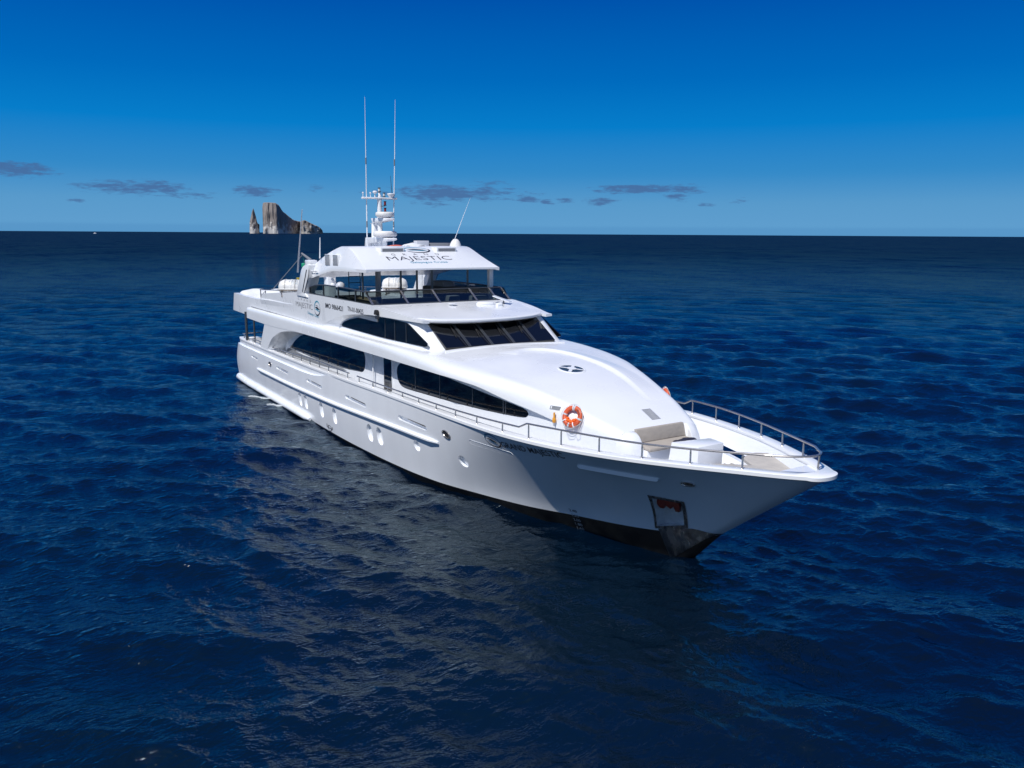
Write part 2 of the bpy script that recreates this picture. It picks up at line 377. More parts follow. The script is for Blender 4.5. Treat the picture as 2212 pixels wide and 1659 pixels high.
    for sc, ds, str_, st in ((2.6, .10, .55, (1, .55, 1)), (7.5, .028, .6, (1, .6, 1)), (20., .008, .5, (1, .8, 1))):
        mp = t.n('ShaderNodeMapping'); mp.inputs['Rotation'].default_value = (0, 0, math.radians(-28 + sc)); mp.inputs['Scale'].default_value = st; t.l(g.outputs['Position'], mp.inputs[0])
        nn = t.n('ShaderNodeTexNoise'); nn.inputs['Scale'].default_value = sc; nn.inputs['Detail'].default_value = 3; nn.inputs['Distortion'].default_value = .4; t.l(mp.outputs[0], nn.inputs['Vector'])
        rg = t.m('SUBTRACT', 1.0, t.m('MULTIPLY', t.m('ABSOLUTE', t.m('SUBTRACT', nn.outputs['Fac'], .5)), 2.0))
        bp = t.n('ShaderNodeBump'); bp.inputs['Distance'].default_value = ds
        t.l(rg, bp.inputs['Height']); bp.inputs['Strength'].default_value = str_
        t.l(prev.outputs[0], bp.inputs['Normal'])
        prev = bp
    for q in (df, gl, fr): t.l(prev.outputs[0], q.inputs['Normal'])
    return m
M['water'] = water_mat()

def rock_mat():
    m = bpy.data.materials.new('island_tuff'); m.use_nodes = True; t = NT(m.node_tree); b = m.node_tree.nodes['Principled BSDF']
    b.inputs['Roughness'].default_value = .95
    g = t.n('ShaderNodeNewGeometry'); mp = t.n('ShaderNodeMapping'); mp.inputs['Scale'].default_value = (1, 1, .22); t.l(g.outputs['Position'], mp.inputs[0])
    n1 = t.n('ShaderNodeTexNoise'); n1.inputs['Scale'].default_value = .05; n1.inputs['Detail'].default_value = 8; n1.inputs['Roughness'].default_value = .65; t.l(mp.outputs[0], n1.inputs['Vector'])
    c1 = t.mix(n1.outputs['Fac'], (.12, .10, .095), (.42, .38, .36))
    sp_ = t.n('ShaderNodeSeparateXYZ'); t.l(g.outputs['Position'], sp_.inputs[0])
    n2 = t.n('ShaderNodeTexNoise'); n2.inputs['Scale'].default_value = .03; n2.inputs['Detail'].default_value = 6; t.l(g.outputs['Position'], n2.inputs['Vector'])
    k = t.m('ADD', t.m('MULTIPLY', sp_.outputs[2], -1/110.), t.m('ADD', t.m('MULTIPLY', n2.outputs['Fac'], 3.2), -.85))
    rr = t.n('ShaderNodeMapRange'); rr.inputs['From Min'].default_value = .15; rr.inputs['From Max'].default_value = .5; t.l(k, rr.inputs['Value'])
    rr.inputs['To Max'].default_value = .8
    t.l(t.mix(rr.outputs[0], c1, (.72, .70, .68)), b.inputs['Base Color'])
    bp = t.n('ShaderNodeBump'); bp.inputs['Distance'].default_value = 9; bp.inputs['Strength'].default_value = .9; t.l(n1.outputs['Fac'], bp.inputs['Height']); t.l(bp.outputs[0], b.inputs['Normal'])
    return m
M['rock'] = rock_mat()

# ------------------------------------------------------------ sea
def build_sea():
    cx, cy = CAM.x, CAM.y; base = math.atan2(F_.y, F_.x)
    rows = [0.0, 2.5, 5.0]; r = 7.0
    while r < 150000:
        rows.append(r); r += max(0.045, min(r * r / 8150 * .85, r * .35)) if r > 9 else .5
    rows = np.array(rows)
    fine = np.linspace(-.70, .70, 1150); coarse = np.linspace(.70, 2 * math.pi - .70, 130)[1:-1]
    ang = np.concatenate([fine, coarse]) + base
    dr = np.gradient(rows)
    R, A = np.meshgrid(rows, ang, indexing='ij'); DR = np.repeat(dr[:, None], len(ang), 1)
    X = cx + R * np.cos(A); Y = cy + R * np.sin(A); Z = np.zeros_like(X); DX = np.zeros_like(X); DY = np.zeros_like(X)
    rg = np.random.RandomState(11); n = 180
    lam = np.exp(rg.uniform(math.log(.34), math.log(10.), n)); th0 = math.radians(132)
    spread = np.where(lam > 3, .36, .62)
    th = th0 + rg.normal(0, 1, n) * spread; ph = rg.uniform(0, 2*math.pi, n)
    slope = .0325 * np.where(lam > 2, 1.0 - .65 * np.log(lam / 2) / math.log(5), 1.0)
    amp = slope * lam / (2*math.pi)
    sel = R < 900
    xs, ys, ds = X[sel], Y[sel], DR[sel]; z = np.zeros_like(xs); dx = np.zeros_like(xs); dy = np.zeros_like(xs)
    gust = .85 + .3 * np.sin(xs * .021 + 1.3) * np.sin(ys * .027 - .4)
    for l, t, p, a in zip(lam, th, ph, amp):
        k = 2*math.pi/l; c, s_ = math.cos(t), math.sin(t); q = k*(c*xs + s_*ys) + p
        att = np.clip((l / ds - 1.6) / 2.0, 0, 1) * a * gust
        z += att*np.cos(q); dx -= att*c*np.sin(q) * .8; dy -= att*s_*np.sin(q) * .8
    Z[sel] = z; DX[sel] = dx; DY[sel] = dy
    X += DX; Y += DY
    nr, na = X.shape
    co = np.stack([X, Y, Z], -1).reshape(-1, 3)
    i = np.arange(nr - 1)[:, None]; j = np.arange(na)[None, :]; j2 = (j + 1) % na
    a = i*na + j; b = (i+1)*na + j; c = (i+1)*na + j2; d = i*na + j2
    f = np.stack([a, b, c, d], -1).reshape(-1, 4)
    me = bpy.data.meshes.new('sea'); nf = len(f)
    me.vertices.add(len(co)); me.vertices.foreach_set('co', co.astype(np.float32).ravel())
    me.loops.add(nf*4); me.loops.foreach_set('vertex_index', f.astype(np.int32).ravel())
    me.polygons.add(nf); me.polygons.foreach_set('loop_start', (np.arange(nf)*4).astype(np.int32)); me.polygons.foreach_set('loop_total', np.full(nf, 4, np.int32))
    me.update(); me.validate(); me.shade_smooth(); me.materials.append(M['water'])
    o = bpy.data.objects.new('sea', me); COL.objects.link(o); tag(o, kind='structure', label='deep blue choppy open sea reaching the horizon')
build_sea()

# ------------------------------------------------------------ yacht: hull
Y_ = empty('motor_yacht', (-17, 0, 0), 'large white three deck motor yacht floating on the open sea, bow toward the viewer', 'yacht')
YC = []
def yp(o):                        # parent a part built in world coordinates
    YC.append(o); return o
class YP:                         # marker parent
    pass
def part(mb, name, mats, parent=None, **kw):
    o = mb.build(name, mats, None, **kw)
    o.parent = parent or Y_
    if o.parent is Y_: o.matrix_parent_inverse = Matrix.Translation((17, 0, 0))
    return o

Yd = pchip([(5.08,0),(5.03,.2),(4.88,.42),(4.5,.72),(3.9,1.08),(3.25,1.42),(1.98,2.08),(.66,2.68),(-.7,3.16),(-2.1,3.54),(-3.55,3.81),(-5,3.95),(-7,4.03),(-10,4.08),(-14,4.1),(-36,4.08),(-38.3,4.03),(-39.4,3.85)])
Zs = pchip([(5.08,3.86),(3.25,3.77),(1.98,3.70),(.66,3.63),(-.7,3.56),(-2.1,3.50),(-3.55,3.45),(-6,3.38),(-10,3.32),(-14,3.25),(-18,3.15),(-19.5,3.12),(-20.8,3.04),(-22.2,2.80),(-23.6,2.66),(-26,2.6),(-39.4,2.54)])
Zb = pchip([(-18,3.15),(-20,3.11),(-22.5,3.01),(-26,2.96),(-32,2.91),(-39.4,2.88)])
Yb = pchip([(1.54,0),(1.35,.22),(.9,.42),(-.45,.84),(-1.8,1.2),(-3.4,1.68),(-5.45,2.42),(-7.75,3.02),(-10.3,3.58),(-12.5,3.78),(-16,3.92),(-20,3.98),(-25,3.95),(-36,3.93),(-39.6,3.8)])
Zbt = pchip([(1.54,1.19),(.3,.96),(-.45,.84),(-1.8,.68),(-3.4,.57),(-5.45,.46),(-7.75,.37),(-10.3,.29),(-12.5,.22),(-16,.14),(-20,.09),(-25,.08),(-39.6,.1)])
def zcap(x): return Zs(x) if x > -18 else Zb(x)
def ycapo(x):
    t = min(max((-19.3 - x) / 3.6, 0), 1); t = t*t*(3-2*t)
    return Yd(x) * (1 - t) + (Yd(x) - .13) * t
def zdeck(x): return 2.25 + .35 * min(max((x + 8) / 6, 0), 1) + .25 * min(max(x / 3, 0), 1)
NS = 110; VR = 16
def hull_rings(NS=NS, innery=None):
    rings = []
    for i in range(NS + 1):
        t = i / NS; t = t ** 1.45
        xb = 1.54 - 41.1 * t; xd = 5.08 - 44.4 * t
        half = []
        yb, zb_ = Yb(xb), Zbt(xb)
        xk = xb - 2.2 * (1 - t)**3
        half.append((xk, 0, -1.3)); half.append((xk, yb * .55, -1.2)); half.append((xb - 1.6*(1-t)**3, yb * .90, -.5))
        pw = 1.0 + .55 * min(max((xb + 17) / 13, 0), 1)
        yd, zd = Yd(xd), Zs(xd)
        for k in range(VR + 1):
            v = k / VR
            y = yb + (yd - yb) * v ** pw + (.06 * math.sin(math.pi * v) if xb < -16 else .06 * math.sin(math.pi * v) * min(max((-xb - 8) / 8, 0), 1))
            x = xb + (xd - xb) * v
            if xb < -30: x -= .35 * math.sin(math.pi * v) * min(1, (-xb - 30) / 9)
            half.append((x, y if i else 0, zb_ + (zd - zb_) * v))
        zc = zcap(xd); yo = ycapo(xd)
        if innery is None:
            rings.append([(x, -y, z) for x, y, z in half]); continue
        half += [(xd, min(yo, yd), zd + .0005), (xd, min(yo, yd), zc + .001), (xd, 0, zc + .001)]
        ring = [(x, -y, z) for x, y, z in half] + [(x, y, z) for x, y, z in reversed(half[1:-1])]
        rings.append(ring)
    return rings
_o = hull_rings(); _b = MB(); _b.grid(_o)
_B = BVHTree.FromPolygons(_b.v, _b.f)
def _iy(x, z):
    h = _B.ray_cast(Vector((x, -12, z)), Vector((0, 1, 0))); return abs(h[0].y) if h[0] else 0.
RG = hull_rings(innery=_iy); m_ = len(RG[0]); NB = 3
hb = MB(); hb.grid(RG, closeu=True)
nf = len(hb.f); nseg = m_
for fi in range(nf):                                  # below the boot line -> antifouling
    j = fi % nseg
    jj = j if j < NB else (nseg - 1 - j)
    if jj < NB: hb.mi[fi] = 1
hb.f.append(tuple(range(NS * m_, NS * m_ + m_))); hb.mi.append(0)
me0 = bpy.data.meshes.new('h0'); me0.from_pydata(hb.v, [], hb.f)
HB = BVHTree.FromPolygons([tuple(v) for v in hb.v], hb.f)
def hy(x, z, side=-1):
    h = HB.ray_cast(Vector((x, 12 * side, z)), Vector((0, -side, 0)))
    return (abs(h[0].y), h[1]) if h[0] else (0., Vector((1, 0, 0)))
def hp(x, z, off=.01, side=-1):
    h = HB.ray_cast(Vector((x, 12 * side, z)), Vector((0, -side, 0)))
    if h[0] is None: return Vector((x, 0, z))
    n = h[1]
    if n.y * side < 0: n = -n
    return h[0] + n * off

hull = part(hb, 'hull', [M['hull'], M['black'], M['plate'], M['bronze']], smooth=None, merge=1e-4)
# recesses cut into the hull: portholes, freeing slots, anchor pockets, fairleads
wr = []
for i in range(100):
    x = 3.85 - 42.6 * (i / 99) ** 1.2
    zc = zcap(x); yi = max(.05, ycapo(x) - .36); zi = zdeck(x); yl = max(.04, min(yi, _iy(x, zi) - .14)); side_ = [(yi, zc + .5), (yi, zc)]
    for q in (.25, .5, .75):
        zq = zc + (zi - zc) * q; side_.append((max(.045, min(yi + (yl - yi) * q, _iy(x, min(zq, Zs(x) - .02)) - .14)), zq))
    side_.append((yl, zi))
    wr.append([(x, -y, z) for y, z in side_] + [(x, y, z) for y, z in reversed(side_)])
wb_ = MB(); wb_.grid(wr, closeu=True); q_ = len(wr[0]); wb_.f += [tuple(range(q_)), tuple(len(wb_.v) - 1 - k for k in range(q_))]; wb_.mi += [0, 0]
well = wb_.build('cutter_well', [M['hull']], None, smooth=None)
PORT = [(-25.6, .99, .5, .80), (-24.66, 1.01, .5, .80), (-22.15, 1.03, .54, .80), (-20.22, 1.07, .56, .80), (-15.81, 1.15, .60, .80), (-14.75, 1.21, .60, .80), (-11.22, 1.58, .50, .46), (-7.95, 1.66, .50, .45)]
SLOT = [(-34.5, 2.14, 1.5, .17, -.03), (-28.6, 2.17, 2.3, .18, -.02), (-23.05, 2.25, 2.4, .19, -.015), (-17.3, 2.355, 2.55, .20, -.01), (-11.4, 2.5, 2.5, .21, 0.), (-.48, 2.97, 2.6, .19, .03)]
cb = MB()
def hull_cutter(b, poly, side, depth, n=14):
    st_ = strips(poly, n); nz_ = 5; rows = []
    for x, z0, z1 in st_:
        zz = [z0 + (z1 - z0) * k / nz_ for k in range(nz_ + 1)]
        rows.append([(x, side * (hy(x, z)[0] + .45), z) for z in zz] + [(x, side * (hy(x, z)[0] - depth), z) for z in reversed(zz)])
    k0 = len(b.v); b.grid(rows, closeu=True); m2 = len(rows[0]); b.f.append(tuple(k0 + k for k in range(m2))); b.mi.append(0); n0 = len(b.v); b.f.append(tuple(n0 - 1 - k for k in range(m2))); b.mi.append(0)
for side in (-1, 1):
    for (x, z, L, H) in PORT: hull_cutter(cb, stadium(x, z, L, H, skew=-.1), side, .15)
    for (x, z, L, H, sl) in (SLOT if side > 0 else SLOT[:-1]): hull_cutter(cb, stadium(x, z, L, H, slant=sl), side, .6 if side > 0 and x > -1 else (.15 if x < -7 else .11))
cutter = cb.build('cutter', [M['hull']], None, smooth=None)
PK = [(.03, 2.17), (.96, 2.20), (.66, 1.32), (-.33, 1.03)]
pb = MB()
for side in (-1, 1): hull_cutter(pb, PK, side, .34, 10)
cut2 = pb.build('cutter_pocket', [M['liner']], None, smooth=None)
dg = bpy.context.evaluated_depsgraph_get
for c in (well, cutter, cut2):
    md = hull.modifiers.new('b', 'BOOLEAN'); md.operation = 'DIFFERENCE'; md.object = c; md.solver = 'EXACT'
    md.material_mode = 'TRANSFER'
bpy.context.view_layer.update()
ev = hull.evaluated_get(dg()); nm = bpy.data.meshes.new_from_object(ev); hull.modifiers.clear(); hull.data = nm; nm.name = 'hull'
for c in (well, cutter, cut2): bpy.data.objects.remove(c)
def edge_smooth(me, ang):
    me.shade_smooth(); bm = bmesh.new(); bm.from_mesh(me)
    for e in bm.edges:
        if len(e.link_faces) == 2: e.smooth = e.calc_face_angle(0) < math.radians(ang) and e.link_faces[0].material_index == e.link_faces[1].material_index
    bm.to_mesh(me); bm.free()
edge_smooth(nm, 22)

# porthole panes (recess floors carry dark glass on the real hull only as thin rims) and slot liners
for (x, z, L, H, sl) in SLOT[:5]:
    y2 = min(hy(x - L*.45, z)[0], hy(x + L*.45, z)[0]) - .14
    b = MB(); b.prism(stadium(x + .12, z + .03, L * .72, .06, slant=sl), 'xz', -(y2 + .045), -(y2 - .03)); part(b, 'scupper_grille', M['bronze'])

# moulded chutes of the two forward freeing ports: vertical faces standing proud of the flare
for side in (-1, 1):
    for (x, z, L, H, sl) in ((-5.85, 2.65, 2.4, .20, .01), (-.48, 2.97, 2.6, .19, .03)):
        if side > 0 and x > -1: continue
        st_ = strips(stadium(x, z, L, H, slant=sl), 26); b = MB(); rows = []
        for X, z0, z1 in st_:
            ya, yb_ = hy(X, z1)[0], hy(X, z0)[0]; yt = max(yb_ + (.10 if x < -3 else .5) * (ya - yb_), yb_ + .01) + (.0 if x < -3 else .05)
            rows.append([(X, side * (hy(X, z1)[0] - .05), z1), (X, side * max(yt - .02, hy(X, z1)[0] + .008), z1), (X, side * yt, z1 - min(.03, (z1 - z0) * .3)), (X, side * yt, z0 + min(.02, (z1 - z0) * .3)), (X, side * (hy(X, z0)[0] - .05), z0)])
        b.grid(rows); part(b, 'freeing_port_chute', M['white'], smooth=30)
# gunwale cap
xs = [4.78 - 44.04 * (i / 120) ** 1.35 for i in range(121)]
for side in (-1,):
    rows = []
    def caprow(x, s):
        yo, z = ycapo(x) + .035, zcap(x); yi = max(0.0, ycapo(x) - .40)
        if yi < .28 : yi = 0.
        if x > 5: yo = min(yo, ycapo(x) + .02)
        return [(x + (.05 if x > 4.9 else 0), s*yi, z - .02), (x, s*yi, z + .05), (x, s*(yi + .02 if yi else 0), z + .065), (x, s*(yo - .04), z + .065), (x + (.02 if x > 4.9 else 0), s*yo, z + .045), (x, s*(yo + .0), z - .045), (x, s*(yo - .06), z - .06)]
    b = MB()
    b.grid([caprow(x, -1) for x in xs]); b.grid([caprow(x, 1) for x in xs])
    P0 = caprow(4.78, 1); rim = []
    for k in range(17):
        a = -math.pi/2 + math.pi*k/16
        rim.append([(4.78 + p[1]*.60*math.cos(a) if p[1] > .05 else 4.78, p[1]*math.sin(a), p[2]) for p in P0])
    b.grid(rim)
    part(b, 'gunwale', M['white'], smooth=50, merge=.002)

# rub rails
def railpts(x0, x1, zf, off, n=40):
    out = []
    for i in range(n + 1):
        x = x0 + (x1 - x0) * i / n; z = zf(x); p = hp(x, z, off); out.append(p)
    return out
kz = pchip([(-34, 1.52), (-28, 1.56), (-21.5, 1.70), (-13.5, 2.0), (-9.4, 2.1)])
for side in (-1, 1):
    P = railpts(-33.9, -9.35, kz, .0)
    b = MB(); rows = []
    for i, p in enumerate(P):
        e = min(1, min(i, len(P) - 1 - i) / 1.0 + .55)
        y = abs(p.y); rows.append([(p.x, side*(y - .05), p.z + .09*e), (p.x, side*(y + .05*e), p.z + .075*e), (p.x, side*(y + .13*e), p.z + .02), (p.x, side*(y + .13*e), p.z - .04*e), (p.x, side*(y + .03), p.z - .09*e), (p.x, side*(y - .05), p.z - .10*e)])
    b.grid(rows); b.f.append(tuple(range(6))); b.mi.append(0); n0 = len(b.v); b.f.append(tuple(n0 - 1 - k for k in range(6))); b.mi.append(0)
    part(b, 'rub_rail', M['white'], smooth=35)
b = MB(); st = []
for side in (-1, 1):
    pts = [(-24.0 - 15.4 * i / 24, side * (Yb(-24.0 - 15.4*i/24) + .13), .16 + .0 * i) for i in range(25)]
    pts += [(-39.9, side * 3.78, .16), (-40.2, side * 3.5, .16), (-40.35, side * 3.0, .16), (-40.4, side*.01, .16)]
    r = [.08] + [.17] * (len(pts) - 1); b.tube(pts, r, 14)
part(b, 'stern_fender_rail', M['white'], smooth=60)
b = MB(); b.prism(round_poly([(-40.35, -3.4), (-40.35, 3.4), (-39.2, 3.7), (-39.2, -3.7)], .3), 'xy', .05, .28); part(b, 'swim_platform', M['deck'], bevel=.02)

# anchor pocket plates + anchors + stem plate
for side in (-1, 1):
    b = MB()
    rows = []
    for i in range(15):
        v = i / 14; row = []
        for j in range(17):
            u = j / 16
            xl = -.46 + .46 * (1 - v) * 1.0; xr_ = 0
            z = -.35 + v * 1.0 * 1.28
            zt = .94 + .33 * min(1, u * 1.55) - .06 * max(0, u - .65) / .35; z = -.35 + v * (zt + .35)
            xst = 1.54 + (z - 1.19) * 1.32 if z > 1.19 else 1.54 + (z - 1.19) * 1.29
            xl = -.42 - (z - .8) * .16 if z < .85 else -.42
            xl = -.30 + (.8 - z) * .12
            x = xl + (xst - .03 - xl) * u
            p = hp(x, z, .014, side)
            if u == 1: p = Vector((xst + .02, 0, z))
            row.append(tuple(p))
        rows.append(row)
    b.grid(rows); part(b, 'stem_plate', M['plate'], smooth=60)
    # frame strips round the pocket
    b = MB()
    out = [(-.03, 2.26), (1.07, 2.28), (.74, 1.25), (-.42, .93)]
    inn = [(.04, 2.16), (.95, 2.19), (.655, 1.33), (-.32, 1.04)]
    for k in range(4):
        A, B, C_, D = out[k], out[(k+1) % 4], inn[(k+1) % 4], inn[k]
        rr = []
        for i in range(9):
            t = i / 8; o_ = (A[0]+(B[0]-A[0])*t, A[1]+(B[1]-A[1])*t); q = (D[0]+(C_[0]-D[0])*t, D[1]+(C_[1]-D[1])*t)
            rr.append([tuple(hp(*o_, .022, side)), tuple(hp((o_[0]+q[0])/2, (o_[1]+q[1])/2, .03, side)), tuple(hp(*q, .02, side))])
        b.grid(rr)
    fr = part(b, 'anchor_pocket_frame', M['plate'], smooth=50, merge=.001)
    # anchor (stockless) hanging in the pocket
    b = MB()
    yb0 = .62
    an = [(.10, 2.16), (.0, 1.86), (.03, 1.74), (.15, 1.74), (.27, 1.90), (.38, 1.78), (.52, 1.90), (.50, 1.72), (.62, 1.72), (.76, 1.98), (.80, 2.16)]
    V = [(x - .06, side * (hy(x, z)[0] - .10), z) for x, z in an] + [(x - .12, side * (hy(x, z)[0] - .24), z) for x, z in an]; n = len(an)
    b.add(V, [tuple(range(n)), tuple(range(2*n-1, n-1, -1))] + [(k, n+k, n+(k+1) % n, (k+1) % n) for k in range(n)])
    part(b, 'anchor', M['red'], bevel=.02)
# oval hawse ports
def oval_part(x, z, L, H, ang, side=-1):
    b = MB(); rows_o = []
    for k in range(20):
        a = 2*math.pi*k/20; u, v = math.cos(a), math.sin(a)
        def pt(s, off):
            dx, dz = u*L/2*s, v*H/2*s
            return tuple(hp(x + dx, z + dz + ang*dx, off, side))
        rows_o.append([pt(1.15, .0), pt(1.1, .035), pt(.92, .035), pt(.85, .005)])
    b.grid(rows_o, closev=True); fr = part(b, 'hawse_port', M['steel'], smooth=60)
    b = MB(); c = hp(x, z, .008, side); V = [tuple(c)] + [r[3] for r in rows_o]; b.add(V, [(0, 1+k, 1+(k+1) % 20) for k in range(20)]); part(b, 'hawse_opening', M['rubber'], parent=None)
oval_part(-8.62, 2.60, .50, .28, -.1); oval_part(1.60, 3.03, .36, .15, .12); oval_part(-31.0, 2.2, .5, .26, 0)
oval_part(1.60, 3.03, .36, .15, .12, 1)

# ------------------------------------------------------------ deckhouse shell / coachroof
ysh = pchip([(-36.3,3.62),(-24,3.62),(-16,3.55),(-13,3.35),(-11,3.12),(-9,2.93),(-7.2,2.72),(-5.6,2.48),(-4.5,2.24),(-3.5,1.98),(-2.5,1.7),(-1.8,1.48),(-1.0,1.22),(-.5,1.12)])
zsh = pchip([(-36.3,5.20),(-24,5.27),(-15,5.33),(-11,5.36),(-9,5.27),(-7.2,5.12),(-5.6,4.93),(-4.5,4.74),(-3.5,4.52),(-2.5,4.24),(-1.8,4.03),(-1.33,3.87),(-.9,3.66),(-.5,3.42)])
ylp = pchip([(-36.3,4.0),(-9.2,3.98),(-8.2,3.86),(-7.2,3.66),(-5.6,3.12),(-4.5,2.74),(-3.6,2.46),(-2.6,2.16),(-1.8,1.88),(-1.0,1.58),(-.5,1.40)])
zlp = pchip([(-36.3,4.53),(-32,4.50),(-24.7,4.68),(-16,4.76),(-9,4.80),(-7.2,4.70),(-5.6,4.33),(-4.5,4.10),(-3.62,3.9)])
npw = pchip([(-36.3,7),(-16,6),(-11,3.2),(-8,2.6),(-4,2.6),(-1,2.4),(-.5,2.3)])
crn = pchip([(-36.3,.05),(-11,.12),(-6,.10),(-3,.05),(-1.3,.03),(-.5,.02)])
def sup(S0, L0, n, k=11):
    out = []
    for i in range(k + 1):
        a = math.pi / 2 * i / k; c, s_ = math.cos(a), math.sin(a)
        out.append((S0[0] + (L0[0]-S0[0]) * s_ ** (2/n), L0[1] + (S0[1]-L0[1]) * c ** (2/n)))
    return out
def shell_section(x, down):
    S0 = (ysh(x), zsh(x)); zc = zsh(x) + crn(x)
    top = [(S0[0] * u, zc - crn(x) * u * u) for u in (0, .25, .5, .75, .92)]
    if not down:
        L0 = (ylp(x), zlp(x)); fl = sup(S0, L0, npw(x)); return top + fl + [(L0[0] - .06, L0[1] - .02), (max(L0[0] - .9, 0.5), L0[1] + .06), (0, L0[1] + .06)]
    L0 = (ylp(x) + .04, zlp(-3.62) - .9); mid = (ylp(x), min(zlp(-3.62), zsh(x) - .42))
    fl = sup(S0, mid, npw(x)); return top + fl + [(ylp(x) + .02, (mid[1] + 2.45) / 2), (ylp(x) + .04, 2.45), (0, 2.45)]
def both(sec, x): return [(x, -y, z) for y, z in sec][::-1] + [(x, y, z) for y, z in sec[1:]]
shell_x = [-36.3, -36.2] + [-36 + i * 1.0 for i in range(20)] + [-16 + i * .5 for i in range(14)] + [-9 + .27 * i for i in range(20)] + [-3.65]
b = MB(); rws = []
for x in shell_x:
    sc = shell_section(x, False)
    if x == -36.3: sc = [(y * .985, z + (4.9 - z) * .06) for y, z in sc]
    rws.append(both(sc, x))
b.grid(rws); b.f.append(tuple(range(len(rws[0])))); b.mi.append(0)
# front: flank goes down to the deck
rws2 = [both(shell_section(x, True), x) for x in [-3.65, -3.4, -3.1, -2.8, -2.5, -2.2, -1.9, -1.6, -1.36]]
b.grid(rws2); n0 = len(b.v); mm = len(rws2[0]); b.f.append(tuple(n0 - 1 - k for k in range(mm))); b.mi.append(0)
shell = part(b, 'coachroof', M['white'], smooth=38, merge=1e-3)
SB = BVHTree.FromPolygons([v.co.copy() for v in shell.data.vertices], [tuple(p.vertices) for p in shell.data.polygons])
def roof(x, y, off=.0):
    h = SB.ray_cast(Vector((x, y, 9)), Vector((0, 0, -1)))
    n = h[1]; n = n if n.z > 0 else -n
    return h[0] + n * off
def flank(x, z, off=.0, side=-1):
    h = SB.ray_cast(Vector((x, 8*side, z)), Vector((0, -side, 0)))
    n = h[1]; n = n if n.y * side > 0 else -n
    return h[0] + n * off, n
# seat coamings either side of the forward seat
for s in (-1, 1):
    b = MB(); rws3 = []
    zt_ = pchip([(-1.4, 3.89), (-1.25, 3.86), (-1.12, 3.79), (-1.02, 3.68), (-.94, 3.54), (-.88, 3.38), (-.84, 3.2), (-.82, 2.9)]); yo_ = pchip([(-1.4, ylp(-1.4) + .04), (-1.2, 1.66), (-1.05, 1.58), (-.95, 1.49), (-.88, 1.38), (-.84, 1.27), (-.82, 1.16)])
    for x in [-1.40, -1.32, -1.24, -1.16, -1.08, -1.02, -.97, -.93, -.90, -.87, -.85, -.83, -.82]:
        zt, yo = zt_(x), yo_(x); fl = sup((1.09 + (ysh(x) - 1.09) * max(0, (-1.1 - x) / .3), zt), (yo, max(2.5, zt - .62)), 2.4, 8)
        rws3.append([(x, s*1.05, 2.46), (x, s*1.05, zt - .02), (x, s*1.07, zt)] + [(x, s*y, z) for y, z in fl] + [(x, s*(yo + .01), 2.46)])
    mm = len(rws3[0]); b.grid(rws3); n0 = len(b.v); b.f.append(tuple(n0 - 1 - k for k in range(mm))); b.mi.append(0)
    part(b, 'seat_coaming', M['white'], smooth=50)
b = MB(); b.box((-1.36, -1.05, 2.48), (-.72, 1.05, 3.36)); part(b, 'seat_base', M['white'], bevel=.02)
b = MB(); b.hexa([(-1.34, -1.03, 3.36), (-.62, -1.03, 3.34), (-.62, 1.03, 3.34), (-1.34, 1.03, 3.36), (-1.30, -1.03, 3.52), (-.62, -1.03, 3.47), (-.62, 1.03, 3.47), (-1.30, 1.03, 3.52)]); part(b, 'seat_cushion', M['cushion'], bevel=.05, seg=3)
b = MB(); b.hexa([(-1.34, -1.03, 3.5), (-1.17, -1.03, 3.5), (-1.17, 1.03, 3.5), (-1.34, 1.03, 3.5), (-1.44, -1.03, 3.93), (-1.30, -1.03, 3.95), (-1.30, 1.03, 3.95), (-1.44, 1.03, 3.93)]); part(b, 'backrest_cushion', M['cushion'], bevel=.045, seg=3)

# cabin (main deck house) walls
yw = pchip([(-30.6,3.22),(-14,3.3),(-10.5,3.2),(-8,3.07),(-6,2.84),(-4.6,2.6),(-3.7,2.42),(-3.3,2.3)])
b = MB(); rr = []
for x in [-30.6, -29, -26, -22, -18, -14, -12, -10.5, -9, -8, -7, -6, -5.3, -4.6, -4.1, -3.7, -3.5]:
    zt = (zlp(x) if x < -3.62 else 3.9) + .12
    rr.append([(x, -yw(x) - .03, 2.2), (x, -yw(x), zt), (x, 0, zt), (x, yw(x), zt), (x, yw(x) + .03, 2.2)])
b.grid(rr); b.f.append(tuple(range(5))); b.mi.append(0); part(b, 'cabin', M['white'], smooth=30)
def wallpoly(name, poly, off, material, parent=None, th=.03, sides=(-1, 1)):
    out = []
    for s in sides:
        b = MB(); n = len(poly)
        o_ = [(x, s*(yw(x) + off + th), z) for x, z in poly]; i_ = [(x, s*(yw(x) + off - .05), z) for x, z in poly]
        # fan in vertical strips follows the curved wall
        b.add(o_ + i_, [tuple(range(n))] + [(k, n + k, n + (k+1) % n, (k+1) % n) for k in range(n)])
        bm_o = b.build(name, material, None, smooth=30); bm_o.parent = parent or Y_
        if not parent: bm_o.matrix_parent_inverse = Matrix.Translation((17, 0, 0))
        else: bm_o.matrix_parent_inverse = Matrix.Translation((17, 0, 0))
        out.append(bm_o)
    return out
def fullinv(o):   # sub-part built in world coordinates under a part built in world coordinates
    o.matrix_parent_inverse = Matrix.Identity(4); return o
winA = crom([(-30.0, 3.06), (-29.9, 3.2), (-29.3, 3.52), (-28.3, 3.98), (-27.3, 4.3), (-26.3, 4.5), (-25.6, 4.58)], 4) + [(-18.6, 4.64)] + crom([(-18.2, 4.56), (-17.95, 4.3), (-17.93, 3.95), (-18.05, 3.66), (-18.3, 3.5), (-18.7, 3.46), (-19.8, 3.38), (-20.9, 3.31)], 4) + [(-24, 3.26), (-27, 3.18)]
